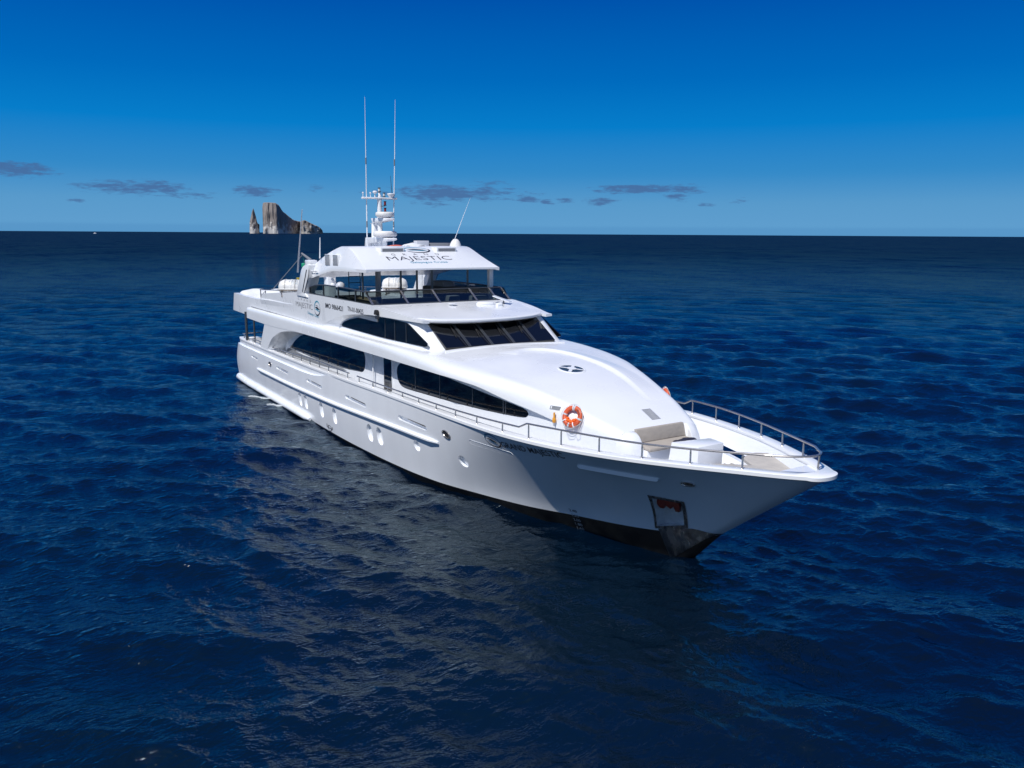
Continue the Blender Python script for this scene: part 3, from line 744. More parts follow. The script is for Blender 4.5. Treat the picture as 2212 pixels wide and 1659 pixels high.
winB = crom([(-13.5, 4.62), (-13.95, 4.52), (-14.28, 4.3), (-14.34, 4.02), (-14.2, 3.72), (-13.9, 3.54), (-13.4, 3.50)], 4) + [(-10.6, 3.56), (-8.24, 3.63), (-6.2, 3.71)] + crom([(-5.45, 3.75), (-5.12, 3.79), (-4.98, 3.90), (-5.04, 4.02), (-5.25, 4.10)], 4) + [(-6.2, 4.20), (-8.17, 4.37), (-9.6, 4.47), (-10.6, 4.54), (-12, 4.6)]
def wall_window(name, poly, yf, off, material, sides=(-1, 1), n=40, th=.04):
    res = []
    for s in sides:
        st_ = strips(poly, n); b = MB()
        rows = [[(x, s*(yf(x) - th), z0), (x, s*(yf(x) + off), z0), (x, s*(yf(x) + off), z1), (x, s*(yf(x) - th), z1)] for x, z0, z1 in st_]
        b.grid(rows); res.append(part(b, name, material, smooth=25))
    return res
def grow(poly, d):
    cx = sum(p[0] for p in poly)/len(poly); N = len(poly); out = []
    for i in range(N):
        a, c = np.array(poly[i-1]), np.array(poly[(i+1) % N]); t = c - a; t = t / (np.linalg.norm(t) + 1e-9); nrm = np.array((t[1], -t[0]))
        out.append(tuple(np.array(poly[i]) + nrm * d))
    area = sum(poly[i][0]*poly[(i+1) % N][1] - poly[(i+1) % N][0]*poly[i][1] for i in range(N))
    if area < 0: out = [tuple(2*np.array(p) - np.array(o)) for p, o in zip(poly, out)]
    return out
wa = wall_window('saloon_window', winA, yw, .018, M['glass'])
wall_window('window_sill', [(-30.4, 3.02), (-30.1, 3.22), (-29.7, 3.24), (-27, 3.175), (-24, 3.255), (-20.9, 3.30), (-20.4, 3.26), (-21.5, 3.14), (-24, 3.0), (-27, 2.92), (-30.2, 2.86)], yw, .03, M['greyplate'], sides=(-1, 1))
wb = wall_window('cabin_window', winB, yw, .018, M['glass'])
def mull(parent, xs_, poly, yf, wd, mt, off=.03):
    for x in xs_:
        sp_ = [q for q in strips(poly, 80)]; q = min(sp_, key=lambda a: abs(a[0]-x)); s = -1 if parent in (wa[0], wb[0]) else 1
        b = MB(); b.box((x - wd/2, s*(yf(x) + .0), q[1]), (x + wd/2, s*(yf(x) + off), q[2]))
        o = b.build('mullion', mt, None, smooth=None); o.parent = parent
for k, par in enumerate(wb): mull(par, (-12.55, -10.5, -8.1), winB, yw, .05, M['dsteel']); mull(par, (-6.25, -6.12), winB, yw, .05, M['dsteel'])
for par in wa: mull(par, (-25.8, -22.6), winA, yw, .02, M['rubber'], .021)
# side door and pipe
for s in (-1, 1):
    b = MB(); b.box((-15.72, s*(yw(-15) - .02), 2.28), (-14.9, s*(yw(-15) + .03), 4.72)); d = part(b, 'side_door', M['glass'], smooth=None)
    b = MB(); b.box((-15.72, s*(yw(-15) + .0), 2.28), (-14.9, s*(yw(-15) + .045), 3.22)); o = b.build('door_panel', M['sofa_dark'], None, smooth=None, bevel=.008); o.parent = d
    b = MB(); b.tube([(-14.93, s*(yw(-15)+.09), 3.2), (-14.93, s*(yw(-15)+.09), 3.5)], .018, 6); o = b.build('door_handle', M['steel'], None); o.parent = d
    b = MB(); b.box((-14.80, s*(yw(-15)), 2.28), (-14.74, s*(yw(-15) + .07), 4.7)); part(b, 'door_frame', M['white'], bevel=.01)
    b = MB(); b.tube([(-16.68, s*(yw(-16.7)+.14), 2.3), (-16.68, s*(yw(-16.7)+.14), 4.75)], .045, 10); part(b, 'drain_pipe', M['white'])
# aft wings with the arched opening
oarch = crom([(-31.95, 2.9), (-31.5, 3.25), (-31.13, 3.54), (-30.5, 3.87), (-29.8, 4.11), (-29.1, 4.30), (-28.39, 4.43), (-27.16, 4.57), (-26.07, 4.64), (-24.9, 4.68)], 3)
iarch = [(x + .75 - .35 * min(1, max(0, (x + 32) / 7)), z - .16 * min(1, max(0, (z - 2.9) / .8))) for x, z in oarch]
for s in (-1, 1):
    outer = [(-24.9, 4.9), (-32.25, 4.9), (-32.25, 4.45), (-32.9, 3.6), (-33.3, 2.9)] + oarch
    inner = [(-24.9, 4.9), (-32.0, 4.9), (-32.0, 4.45), (-32.4, 3.6), (-32.6, 2.9)] + iarch
    b = MB(); b.prism(outer, 'xz', s*3.985, s*3.25, shift=inner); part(b, 'aft_arch', M['white'], smooth=30)
    inner2 = [(x + .55, z - .03) for x, z in iarch]
    b = MB(); b.prism([(-24.9, 4.85), (-31.2, 4.85), (-31.6, 2.3)] + [(iarch[0][0], 2.3)] + iarch, 'xz', s*3.26, s*3.1); part(b, 'inner_arch', M['white'], smooth=30)
# aft posts, bollards
for s in (-1, 1):
    for (x, y, r) in ((-36.95, 3.86, .085), (-36.6, 3.45, .06)):
        b = MB(); b.tube([(x, s*y, 2.3), (x, s*y, 4.85)], r, 10); part(b, 'deck_post', M['dsteel'])
    b = MB(); b.lathe([(0, .52), (.17, .50), (.2, .45), (.15, .38), (.15, .0)], (-36.15, s*3.75, 2.75), n=20); part(b, 'capstan', M['canvas'])
b = MB(); b.prism([(-39.3, -3.6), (-30.4, -3.6), (-30.4, 3.6), (-39.3, 3.6)], 'xy', 2.26, 2.275); part(b, 'aft_deck', M['deck'], smooth=None)
# aft bulkhead seen through the arch
b = MB(); b.box((-30.75, -3.2, 2.25), (-30.6, 3.2, 4.8)); part(b, 'aft_bulkhead', M['white'], smooth=None)
b = MB(); b.box((-30.78, -1.6, 2.3), (-30.74, 1.6, 4.4)); part(b, 'saloon_door', M['glass'], smooth=None)

# ------------------------------------------------------------ upper deck side panels with window recess
yu = pchip([(-41.6,3.55),(-40.6,3.68),(-38,3.72),(-17,3.7),(-15.8,3.66),(-14,3.5),(-12.2,3.2)])
arch_up = crom([(-22.75, 5.28), (-22.4, 5.38), (-21.9, 5.55), (-21.3, 5.73), (-20.5, 5.92), (-19.7, 6.07), (-18.7, 6.21), (-17.7, 6.31), (-16.8, 6.38), (-15.9, 6.41), (-14.5, 6.42), (-13.4, 6.41), (-12.4, 6.40), (-12.0, 6.40)], 3)
top_up = crom([(-12.0, 6.50), (-12.5, 6.53), (-14, 6.69), (-15.8, 6.83), (-17, 6.84), (-24.7, 6.81), (-26.4, 6.77), (-29, 6.60), (-32.37, 6.35), (-33.25, 6.26)], 3)
tail = [(-33.45, 6.16), (-33.85, 5.90), (-34.4, 5.84), (-37, 5.83), (-40.5, 5.86), (-41.25, 4.68), (-41.2, 4.62), (-37.15, 4.62), (-36.85, 4.75), (-36.2, 5.27)]
arch_in = crom([(-20.95, 5.28), (-20.9, 5.42), (-20.75, 5.58), (-20.45, 5.72), (-20.0, 5.85), (-19.3, 6.0), (-18.5, 6.14), (-17.6, 6.26), (-16.8, 6.33), (-15.9, 6.38), (-14.5, 6.40), (-13.4, 6.39), (-12.4, 6.38), (-12.0, 6.38)], 3)
outl = arch_up + top_up + tail; outi = arch_in + top_up + tail
for s in (-1, 1):
    # triangulate the outline, then bend
    b = MB(); n = len(outl)
    b.add([(x, s*yu(x), z) for x, z in outl] + [(x, s*(yu(x) - .31), z) for x, z in outi], [tuple(range(n)), tuple(range(2*n-1, n-1, -1))] + [(k, n+k, n+(k+1) % n, (k+1) % n) for k in range(n)])
    o = part(b, 'upper_side_panel', M['white'], smooth=30)
    bm = bmesh.new(); bm.from_mesh(o.data); bmesh.ops.triangulate(bm, faces=[f for f in bm.faces if len(f.verts) > 4]); bm.to_mesh(o.data); bm.free()
    # crease step on the aft part of the panel
    b = MB(); cz = crom([(-33.6, 5.92), (-32.4, 5.97), (-31, 6.0), (-29.5, 6.03), (-28.2, 6.05), (-27.2, 6.09)], 4)
    rows = []
    for i, (x, z) in enumerate(cz):
        k = 1 - i / (len(cz) - 1); rows.append([(x, s*(yu(x) - .01), z + .012), (x, s*(yu(x) + .07*k + .003), z - .015), (x, s*(yu(x) + .07*k + .003), z - .05), (x, s*(yu(x) - .01), z - .35)])
    b.grid(rows); part(b, 'moulded_crease', M['white'], smooth=60)
b = MB(); b.hexa([(-41.2, -3.55, 4.64), (-36.2, -3.6, 4.64), (-36.2, 3.6, 4.64), (-41.2, 3.55, 4.64), (-41.15, -3.5, 5.35), (-33, -3.5, 5.35), (-33, 3.5, 5.35), (-41.15, 3.5, 5.35)]); part(b, 'upper_aft_deck', M['deck'], smooth=None)
b = MB(); b.hexa([(-41.3, -3.6, 4.66), (-41.1, -3.6, 4.66), (-41.1, 3.6, 4.66), (-41.3, 3.6, 4.66), (-40.6, -3.6, 5.84), (-40.4, -3.6, 5.84), (-40.4, 3.6, 5.84), (-40.6, 3.6, 5.84)]); part(b, 'aft_bulwark', M['white'], bevel=.04)
b = MB(); b.box((-33.4, -3.45, 5.25), (-24, 3.45, 6.18)); b.box((-26.0, -3.45, 6.1), (-16.1, 3.45, 6.28)); part(b, 'sun_deck', M['deck'], smooth=None)
# upper house
b = MB()
bot = [(-25, 3.38), (-16, 3.38), (-13, 3.36), (-11.6, 3.28), (-11.05, 3.12), (-10.86, 2.9), (-10.82, 2.6), (-10.8, 1.3), (-10.79, 0)]
topp = [(-25, 3.38), (-16.5, 3.38), (-14, 3.36), (-13.35, 3.30), (-13.0, 3.14), (-12.85, 2.92), (-12.78, 2.6), (-12.75, 1.3), (-12.73, 0)]
def ringz(P, z): return [(x, -y, z) for x, y in P] + [(x, y, z) for x, y in reversed(P[:-1])]
rows = [[tuple(np.array(a)*(1-t) + np.array(c)*t) for a, c in zip(ringz(bot, 5.25), ringz(topp, 6.48))] for t in (0, .1, .5, .9, 1)]
b.grid(rows); part(b, 'wheelhouse', M['white'], smooth=35)
# raised moulding at the windscreen foot
b = MB(); b.tube([(-10.62, -2.9, 5.37), (-10.56, -1.5, 5.42), (-10.55, 0, 5.44), (-10.56, 1.5, 5.42), (-10.62, 2.9, 5.37)], .05, 8); part(b, 'windscreen_foot', M['white'], smooth=60)
# wheelhouse side windows (wall nearly vertical, raked front end)
yh = lambda x: 3.385
winC = crom([(-20.45, 5.46), (-20.6, 5.50), (-20.5, 5.62), (-20.1, 5.76), (-19.3, 5.94), (-18.3, 6.10), (-17.2, 6.24), (-16.2, 6.32)], 4) + [(-14.5, 6.36), (-13.25, 6.33), (-13.05, 6.29), (-11.42, 5.62), (-11.42, 5.55), (-11.6, 5.50), (-16, 5.43)]
yhw = pchip([(-25,3.38),(-16,3.38),(-13.2,3.35),(-12.3,3.315),(-11.5,3.27)])
wc = wall_window('upper_side_window', winC, yhw, .022, M['glass'], n=50)
for par, s in zip(wc, (-1, 1)):
    for x in (-15.3, -14.3, -13.2):
        q = min(strips(winC, 80), key=lambda a: abs(a[0]-x)); b = MB()
        b.box((x - .02, s*(yhw(x)), q[1]), (x + .02, s*(yhw(x) + .035), q[1] + (q[2]-q[1]) * .97)); o = b.build('mullion', M['dsteel'], None, smooth=None); o.parent = par
# windscreen
def ws(u, v, off):   # u: -1..1 across, v: 0 bottom..1 top
    A = Vector((-10.99, 0, 5.46)); B = Vector((-12.52, 0, 6.30)); h = 2.66 + .05 * v
    p = A + (B - A) * v; nrm = Vector((.483, 0, .876)); bow = .05 * (1 - u*u)
    return p + nrm * off + Vector((bow, u * h, 0))
b = MB(); b.grid([[tuple(ws(-1 + 2*i/20, j/6, .03)) for i in range(21)] for j in range(7)]); 
b.grid([[tuple(ws(-1 + 2*i/20, 0, .03)), tuple(ws(-1 + 2*i/20, 0, -.1))] for i in range(21)]); b.grid([[tuple(ws(s_, j/6, .03)), tuple(ws(s_, j/6, -.1))] for j in range(7)] if False else [[tuple(ws(-1, 0, .03)), tuple(ws(-1, 1, .03))], [tuple(ws(-1, 0, -.1)), tuple(ws(-1, 1, -.1))]])
b.grid([[tuple(ws(1, 0, .03)), tuple(ws(1, 1, .03))], [tuple(ws(1, 0, -.1)), tuple(ws(1, 1, -.1))]])
wsg = part(b, 'windscreen', M['glass'], smooth=30)
for u in (-.6, -.2, .2, .6):
    for du, wd, mt in ((-.012, .022, 'dsteel'), (.016, .018, 'dsteel')):
        b = MB(); V = []
        for off in (.03, .055):
            V += [tuple(ws(u + du - wd/2, .0, off)), tuple(ws(u + du + wd/2, .0, off)), tuple(ws(u + du + wd/2, .995, off)), tuple(ws(u + du - wd/2, .995, off))]
        b.hexa(V); o = b.build('mullion', M[mt], None, smooth=None); o.parent = wsg
for u in (-.66, -.26, .14, .54):          # wiper arms parked upright
    b = MB(); b.tube([tuple(ws(u, .0, .07)), tuple(ws(u - .03, .8, .07))], .012, 6); b.tube([tuple(ws(u - .06, .35, .06)), tuple(ws(u - .0, .93, .06))], .016, 4); o = b.build('wiper', M['rubber'], None); o.parent = wsg

# visor roof
zv = lambda x, y: 6.47 + .37 * min(1, max(0, (-11.8 - x) / 3.9)) + .015 * (1 - (y / 3.6)**2)
fe = crom([(-15.9, 3.66), (-14.4, 3.46), (-13.3, 3.30), (-12.62, 3.14), (-12.15, 2.5), (-11.9, 1.7), (-11.75, .8), (-11.72, 0)], 4)
edge = [(x, -y) for x, y in fe] + [(x, y) for x, y in reversed(fe[:-1])]
b = MB(); rows = []
for (x, y) in edge:
    row = []
    for t in (0, .08, .3, .6, 1.0):
        X = x + (-16.3 - x) * t; row.append((X, y * (1 - .0 * t), zv(X, y)))
    ln = math.hypot(x + 15, y); nx, ny = (x + 15) / ln, y / ln
    k = min(1, max(0, (x + 16) / 3.2))
    row = [(x - nx*.25, y - ny*.25, zv(x, y) - .17*k - .03), (x - nx*.03, y - ny*.03, zv(x, y) - .11*k - .02), (x, y, zv(x, y) - .05)] + [(x - nx*.02, y - ny*.02, zv(x, y) - .01)] + [(p[0] - (nx*.06 if i == 0 else 0), p[1], p[2]) for i, p in enumerate(row)]
    rows.append(row)
b.grid(rows); part(b, 'visor_roof', M['white'], smooth=50)

# fly bridge screen
fy = [-3.58, -1.9, -.3, 1.7, 2.85, 3.58]
def fs(y, v, off=0):
    bowx = .10 * (1 - (y/3.6)**2)
    return Vector((-16.15 - .82*v + bowx, y, 6.83 + .53*v + .02*(1 - (y/3.6)**2) + off))
for i in range(5):
    b = MB(); y0, y1 = fy[i] + .03, fy[i+1] - .03
    b.grid([[tuple(fs(y0 + (y1-y0)*k/4, v)) for k in range(5)] for v in (.03, 1)]); part(b, 'screen_pane', M['tint'], smooth=30)
for y in fy:
    b = MB(); a, c = fs(y, -.03), fs(y, 1.03); b.hexa([(a.x-.04, y-.045, a.z), (a.x+.05, y-.045, a.z), (a.x+.05, y+.045, a.z), (a.x-.04, y+.045, a.z), (c.x-.04, y-.045, c.z), (c.x+.05, y-.045, c.z), (c.x+.05, y+.045, c.z), (c.x-.04, y+.045, c.z)]); part(b, 'screen_frame', M['steel'] if y not in (fy[0], fy[5]) else M['steel'], smooth=None)
b = MB(); b.tube([tuple(fs(y, 1.02)) for y in [-3.6 + 7.2*i/16 for i in range(17)]], .035, 8); part(b, 'screen_top_rail', M['dsteel'])
b = MB(); b.tube([tuple(fs(y, .02)) for y in [-3.6 + 7.2*i/16 for i in range(17)]], .03, 8); part(b, 'screen_base_rail', M['dsteel'])
sgx = [-24.6, -22.5, -20.4, -18.15, -16.2]
sgt = pchip([(-24.7, 7.12), (-23.6, 7.32), (-22, 7.40), (-20, 7.41), (-17, 7.38)])
for s in (-1, 1):
    for i in range(4):
        x0, x1 = sgx[i] + .04, sgx[i+1] - .04; b = MB()
        b.grid([[(x0 + (x1-x0)*k/4 - (.75*v if i == 3 and k == 4 else 0), s*(3.60 - .0*v), 6.84*(1-v) + v*sgt(min(x0 + (x1-x0)*k/4, -17))) for k in range(5)] for v in (0, 1)]); part(b, 'side_screen_pane', M['tint'], smooth=30)
    for x in sgx[:-1]:
        b = MB(); b.box((x-.045, s*3.57, 6.83), (x+.045, s*3.63, sgt(x))); part(b, 'side_screen_post', M['dsteel'], smooth=None)
    b = MB(); b.tube([(x, s*3.6, sgt(x)) for x in [-24.7 + 7.7*i/24 for i in range(25)]], .035, 8); part(b, 'side_screen_rail', M['dsteel'])
    b = MB(); b.box((-24.7, s*3.56, 6.815), (-16.1, s*3.64, 6.87)); part(b, 'side_screen_sill', M['dsteel'], smooth=None)

# hardtop
ht = pchip([(-17.03,8.37),(-18.3,8.84),(-19.45,9.27),(-19.75,9.34),(-20.6,9.36),(-21.6,9.19),(-23,8.84),(-24.0,8.5),(-24.4,8.3)])
hbm = pchip([(-17.03,8.23),(-20.2,8.17),(-21.2,8.14),(-22.4,7.97),(-24.4,7.62)])
hwy = pchip([(-17.03,3.52),(-24.4,3.60)])
b = MB(); rows = []
for x in [-17.03, -17.06, -17.4, -18, -18.6, -19.2, -19.5, -19.65, -19.8, -20.2, -20.8, -21.3, -21.9, -22.5, -23.1, -23.7, -24.1, -24.4]:
    zt, zb2, hy_ = ht(x), hbm(x), hwy(x); zf = max(zb2 + .14, 8.36 - max(0, (-21 - x)) * .18)
    zf = min(zf, zt - .001); d = zt - zf
    ytop = hy_ - .03 - .22 * min(1, d / .8)
    half = [(0, zt + .01), (ytop * .5, zt + .006), (ytop - .12, zt), (ytop, zt - .04 * min(1, d*2)), (ytop + (hy_ - ytop) * .35, zt - d*.35), (hy_ - .012, zf + d*.05), (hy_, zf), (hy_, zb2), (hy_ - .06, zb2 - .01), (hy_ - .3, zb2 + .05), (0, zb2 + .08)]
    rows.append([(x, -y, z) for y, z in half][::-1] + [(x, y, z) for y, z in half[1:]])
b.grid(rows); mm = len(rows[0]); b.f.append(tuple(range(mm))); b.mi.append(0); n0 = len(b.v); b.f.append(tuple(n0-1-k for k in range(mm))); b.mi.append(0)
hard = part(b, 'hardtop', M['white'], smooth=24, merge=1e-3)
for s in (-1, 1):   # louvres on the hardtop sides
    for x0 in (-22.28, -21.16):
        b = MB(); b.box((x0 - .02, s*3.40, 8.39), (x0 + .72, s*3.545, 8.94)); lv = part(b, 'louvre', M['white'], bevel=.012)
        b = MB()
        for k in range(9):
            z = 8.425 + k*.057; b.box((x0 + .04, s*3.54, z), (x0 + .66, s*3.556, z + (.04 if k == 8 else .026)))
        o = b.build('louvre_slats', M['greyplate'], None, smooth=None); o.parent = lv
    # arch leg
    leg = round_poly([(-26.4, 6.62), (-25.35, 8.12), (-24.85, 8.32), (-24.1, 8.36), (-24.25, 7.65), (-24.6, 7.15), (-25.0, 6.86), (-24.6, 6.62)], [0, .35, .3, .05, .1, .3, .25, 0], 5)
    b = MB(); b.prism(leg, 'xz', s*3.78, s*3.22, shift=[(x + .12*(1 if x > -24.9 else 0), z) for x, z in leg]); part(b, 'arch_leg', M['white'], bevel=.04, smooth=35)
    b = MB(); b.tube([(-24.45, s*3.8, 8.08), (-25.25, s*3.8, 6.9), (-25.1, s*3.76, 6.80), (-25.05, s*3.74, 6.55)], .018, 5); b.tube([(-24.05, s*3.8, 8.1), (-24.1, s*3.8, 7.85), (-24.9, s*3.8, 6.9), (-25.06, s*3.76, 6.79)], .018, 5); part(b, 'antenna_cable', M['dsteel'])
    b = MB(); b.box((-25.0, s*3.3, 8.3), (-24.1, s*3.7, 8.58)); part(b, 'arch_leg_cap', M['white'], bevel=.05)
    b = MB(); b.tube([(-24.2, s*3.64, 8.0), (-24.0, s*3.66, 8.02), (-23.2, s*3.66, 8.05)], .03, 6); b.tube([(-23.45, s*3.66, 8.05), (-23.45, s*3.66, 7.85)], .015, 5); part(b, 'grab_handle', M['white'])
# hoods on the hardtop slope
def hs_(y, v, off=0): # point on slope
    x = -17.1 - 2.5*v; return Vector((x, y, ht(x) + .005)) + Vector((.345, 0, .938)) * off
for y0, y1 in ((-1.95, -.72), (1.05, 2.15)):
    b = MB(); A0, A1 = hs_(y0, .74, .0), hs_(y1, .74, 0); B0, B1 = hs_(y0, .98, .0), hs_(y1, .98, 0); u = Vector((0, 0, .21))
    b.hexa([tuple(A0), tuple(A1), tuple(B1), tuple(B0), tuple(A0 + u), tuple(A1 + u), tuple(B1 + u*.05), tuple(B0 + u*.05)])
    hd = part(b, 'vent_hood', M['white'], bevel=.012)
    b = MB(); e = Vector((.012, 0, 0)); yy = (.06, -.06)
    b.hexa([tuple(A0 + e*0 + Vector((-.02, .08, .02))), tuple(A0 + e + Vector((0, .08, .02))), tuple(A1 + e + Vector((0, -.08, .02))), tuple(A1 + Vector((-.02, -.08, .02))), tuple(A0 + Vector((-.02, .08, .16))), tuple(A0 + e + Vector((0, .08, .16))), tuple(A1 + e + Vector((0, -.08, .16))), tuple(A1 + Vector((-.02, -.08, .16)))])
    o = b.build('hood_grille', M['greyplate'], None, smooth=None); o.parent = hd
# hardtop posts
for (x, y, r) in ((-18.25, -3.2, .05), (-18.15, -1.3, .05), (-17.95, -.55, .05), (-17.75, .15, .06), (-17.75, 2.12, .05)):
    b = MB(); b.tube([(x, y, 6.25), (x, y, 8.25)], r, 10); part(b, 'hardtop_post', M['dsteel'])
b = MB(); b.tube([(-17.95, -2.55, 6.25), (-17.95, -2.55, 8.25)], .13, 14); part(b, 'hardtop_column', M['greyplate'])
b = MB(); b.box((-17.85, 3.3, 6.25), (-17.6, 3.52, 8.25)); part(b, 'hardtop_corner_post', M['white'], bevel=.02)
b = MB(); 
for y in (-1.55, -.95): b.tube([(-20.9, y - 1.3, 6.3), (-20.9, y - 1.3, 8.3)], .02, 5)
for k in range(6): b.tube([(-20.9, -2.85, 6.6 + k*.32), (-20.9, -2.25, 6.6 + k*.32)], .018, 5)
part(b, 'ladder', M['rubber'])
# fly bridge furniture
b = MB(); b.box((-19.6, -3.3, 6.28), (-18.8, -2.0, 6.95)); b.box((-19.6, -3.3, 6.28), (-17.2, -2.95, 6.95)); part(b, 'sofa', M['sofa_tan'], bevel=.05)
b = MB(); b.box((-17.3, -2.7, 6.28), (-16.75, .3, 7.02)); part(b, 'bench_seat', M['sofa_dark'], bevel=.05)
b = MB(); b.box((-21.8, -3.3, 6.28), (-20.2, -2.2, 6.9)); part(b, 'lounger_seat', M['sofa_dark'], bevel=.06)
b = MB(); b.box((-17.6, .7, 6.28), (-17.0, 1.3, 7.05)); part(b, 'armchair', M['sofa_grey'], bevel=.06); b = MB(); b.box((-17.6, 2.0, 6.28), (-17.0, 2.9, 7.0)); part(b, 'armchair', M['sofa_grey'], bevel=.06)
b = MB(); b.lathe([(0, 1.0), (.35, .98), (.75, .86), (.98, .7), (1.05, .45), (1.05, 0)], (-20.7, 2.35, 6.28), n=26); part(b, 'covered_grill', M['sofa_grey'], smooth=60)
b = MB(); dsh = [(-20.4, .95), (-20.1, .9), (-18.3, 1.3), (-17.9, 2.2), (-18.3, 3.2), (-20.2, 3.35), (-20.5, 2.8)]
b.prism(dsh, 'xy', 6.28, 7.35, shift=[(x*.98 - .4, y*.98) for x, y in dsh]); part(b, 'bar_console', M['sofa_dark'], bevel=.06)
b = MB(); b.prism([(-20.2, 1.3), (-18.9, 1.5), (-18.9, 2.2), (-20.2, 2.2)], 'xy', 7.2, 7.62, shift=[(-20.1, 1.4), (-19.3, 1.5), (-19.3, 2.1), (-20.1, 2.1)]); part(b, 'instrument_panel', M['greyplate'], bevel=.03)
b = MB(); b.box((-18.4, .0, 6.9), (-18.0, .35, 7.12)); part(b, 'black_box', M['rubber'], bevel=.02)

# ------------------------------------------------------------ mast
b = MB()
b.hexa([(-24.5, -.13, 8.3), (-24.1, -.13, 8.3), (-24.1, .13, 8.3), (-24.5, .13, 8.3), (-24.38, -.12, 10.5), (-24.0, -.12, 10.45), (-24.0, .12, 10.45), (-24.38, .12, 10.5)])
b.hexa([(-24.38, -.12, 10.5), (-23.95, -.12, 10.4), (-23.95, .12, 10.4), (-24.38, .12, 10.5), (-24.2, -.12, 10.78), (-23.6, -.12, 10.78), (-23.6, .12, 10.78), (-24.2, .12, 10.78)])
part(b, 'mast_column', M['white'], bevel=.02)
b = MB(); b.prism(round_poly([(-24.2, 10.78), (-24.0, 10.52), (-23.4, 10.55), (-22.5, 10.62), (-22.1, 10.66), (-22.1, 10.74), (-22.6, 10.79)], .03), 'xz', -.22, .22); part(b, 'radar_bracket', M['white'], bevel=.015)
b = MB(); b.prism(round_poly([(-24.9, 9.75), (-25.1, 9.0), (-24.7, 8.9), (-24.55, 9.45), (-23.6, 9.5), (-22.2, 9.6), (-21.95, 9.66), (-22.0, 9.74), (-23.4, 9.78)], .04), 'xz', -.28, .28); part(b, 'radar_bracket', M['white'], bevel=.015)
b = MB(); b.tube([(-23.5, 0, 8.5), (-23.5, 0, 11.8)], [.15, .12], 14); b.tube([(-22.95, 0, 8.9), (-22.95, 0, 9.6)], .14, 12); part(b, 'mast_tube', M['white'])
b = MB(); b.tube([(-23.5, 0, 11.7), (-23.5, 0, 11.95), (-23.5, 0, 12.0), (-23.5, 0, 12.12)], [.11, .11, .07, .05], 12); part(b, 'mast_tip', M['white'])
for (x, z, r, h) in ((-22.85, 9.80, .62, .30), (-22.85, 10.83, .48, .26)):
    b = MB(); b.lathe([(0, h), (r*.8, h), (r*.93, h - .02), (r, h - .07), (r, .08), (r*.96, .05)], (x, 0, z), n=32); rd = part(b, 'radar_dome', M['raft'], smooth=50)
    b = MB(); b.lathe([(r*.96, .05), (r*.8, -.02), (r*.45, -.06), (0, -.06)], (x, 0, z), n=32); o = b.build('dome_base', M['tape'], None, smooth=50); o.parent = rd
b = MB(); rows = []
for y in [-1.0, -.96, -.6, -.2, .2, .6, .96, 1.0]:
    e = .6 if abs(y) > .99 else 1; rows.append([(-23.5 - .12*e, y, 11.80), (-23.5 - .10*e, y, 11.86 + .0), (-23.5 + .12*e, y, 11.86), (-23.5 + .14*e, y, 11.81), (-23.5, y, 11.76)])
b.grid(rows, closeu=True); b.f.append((0, 1, 2, 3, 4)); b.mi.append(0); n0 = len(b.v); b.f.append(tuple(n0-1-k for k in range(5))); b.mi.append(0)
part(b, 'mast_crossbar', M['white'], smooth=50)
for y, m2 in ((-.92, .5), (-.5, .8)):
    b = MB(); b.lathe([(0, .26), (.045, .25), (.05, .19), (.02, .17), (.02, .0), (.06, -.01)], (-23.5, y, 11.86), n=12); part(b, 'gps_antenna', M['white'])
b = MB(); b.lathe([(0, .34), (.08, .33), (.13, .28), (.11, .22), (.03, .18), (.03, 0)], (-23.5, -.2 - .05, 11.86), n=16); part(b, 'gps_antenna', M['white'])
b = MB(); b.lathe([(0, .22), (.2, .22), (.22, .19), (.2, .13), (.1, .02), (.1, 0)], (-23.5, .68, 11.86), n=20); part(b, 'satellite_dome', M['white'])
def navlight(x, y, z, lens, s=1.):
    b = MB(); b.lathe([(0, .0), (.075*s, 0), (.075*s, .04*s), (.06*s, .05*s)], (x, y, z), n=14); b.lathe([(.06*s, .19*s), (.075*s, .2*s), (.075*s, .23*s), (0, .24*s)], (x, y, z), n=14)
    l_ = part(b, 'navigation_light', M['rubber']); b = MB(); b.lathe([(.058*s, .04*s), (.058*s, .2*s)], (x, y, z), n=14); o = b.build('lens', lens, None); o.parent = l_
navlight(-23.5, 0, 12.12, M['clearlens'], 1.05); navlight(-23.15, .12, 11.86, M['clearlens'])
navlight(-23.05, .12, 11.42, M['redlens']); navlight(-23.05, .12, 11.08, M['redlens'])
b = MB()
for z in (11.42, 11.08): b.tube([(-23.45, 0, z - .02), (-23.05, .12, z - .02)], .018, 5)
part(b, 'light_bracket', M['dsteel'])
for (y, yt) in ((-.76, -.68), (.73, 1.02)):
    P = [(-23.5, y, 8.6), (-23.5, y + (yt-y)*.28, 11.0), (-23.5, y + (yt-y)*.33, 11.4), (-23.5, y + (yt-y)*.7, 14.0), (-23.5, yt, 16.9)]
    b = MB(); b.tube(P, [.036, .034, .03, .024, .008], 8); an = part(b, 'whip_antenna', M['white'])
    for z in (10.45, 13.7):
        t = (z - 8.6) / 8.3; yy = y + (yt-y)*t; b = MB(); b.tube([(-23.5, yy, z - .16), (-23.5, yy, z + .16)], .038, 8); o = b.build('ferrule', M['greyplate'], None); o.parent = an
b = MB(); b.tube([(-23.5, .75, 11.9), (-23.5, .66, 13.0)], [.02, .01], 6); part(b, 'vhf_antenna', M['dsteel'])
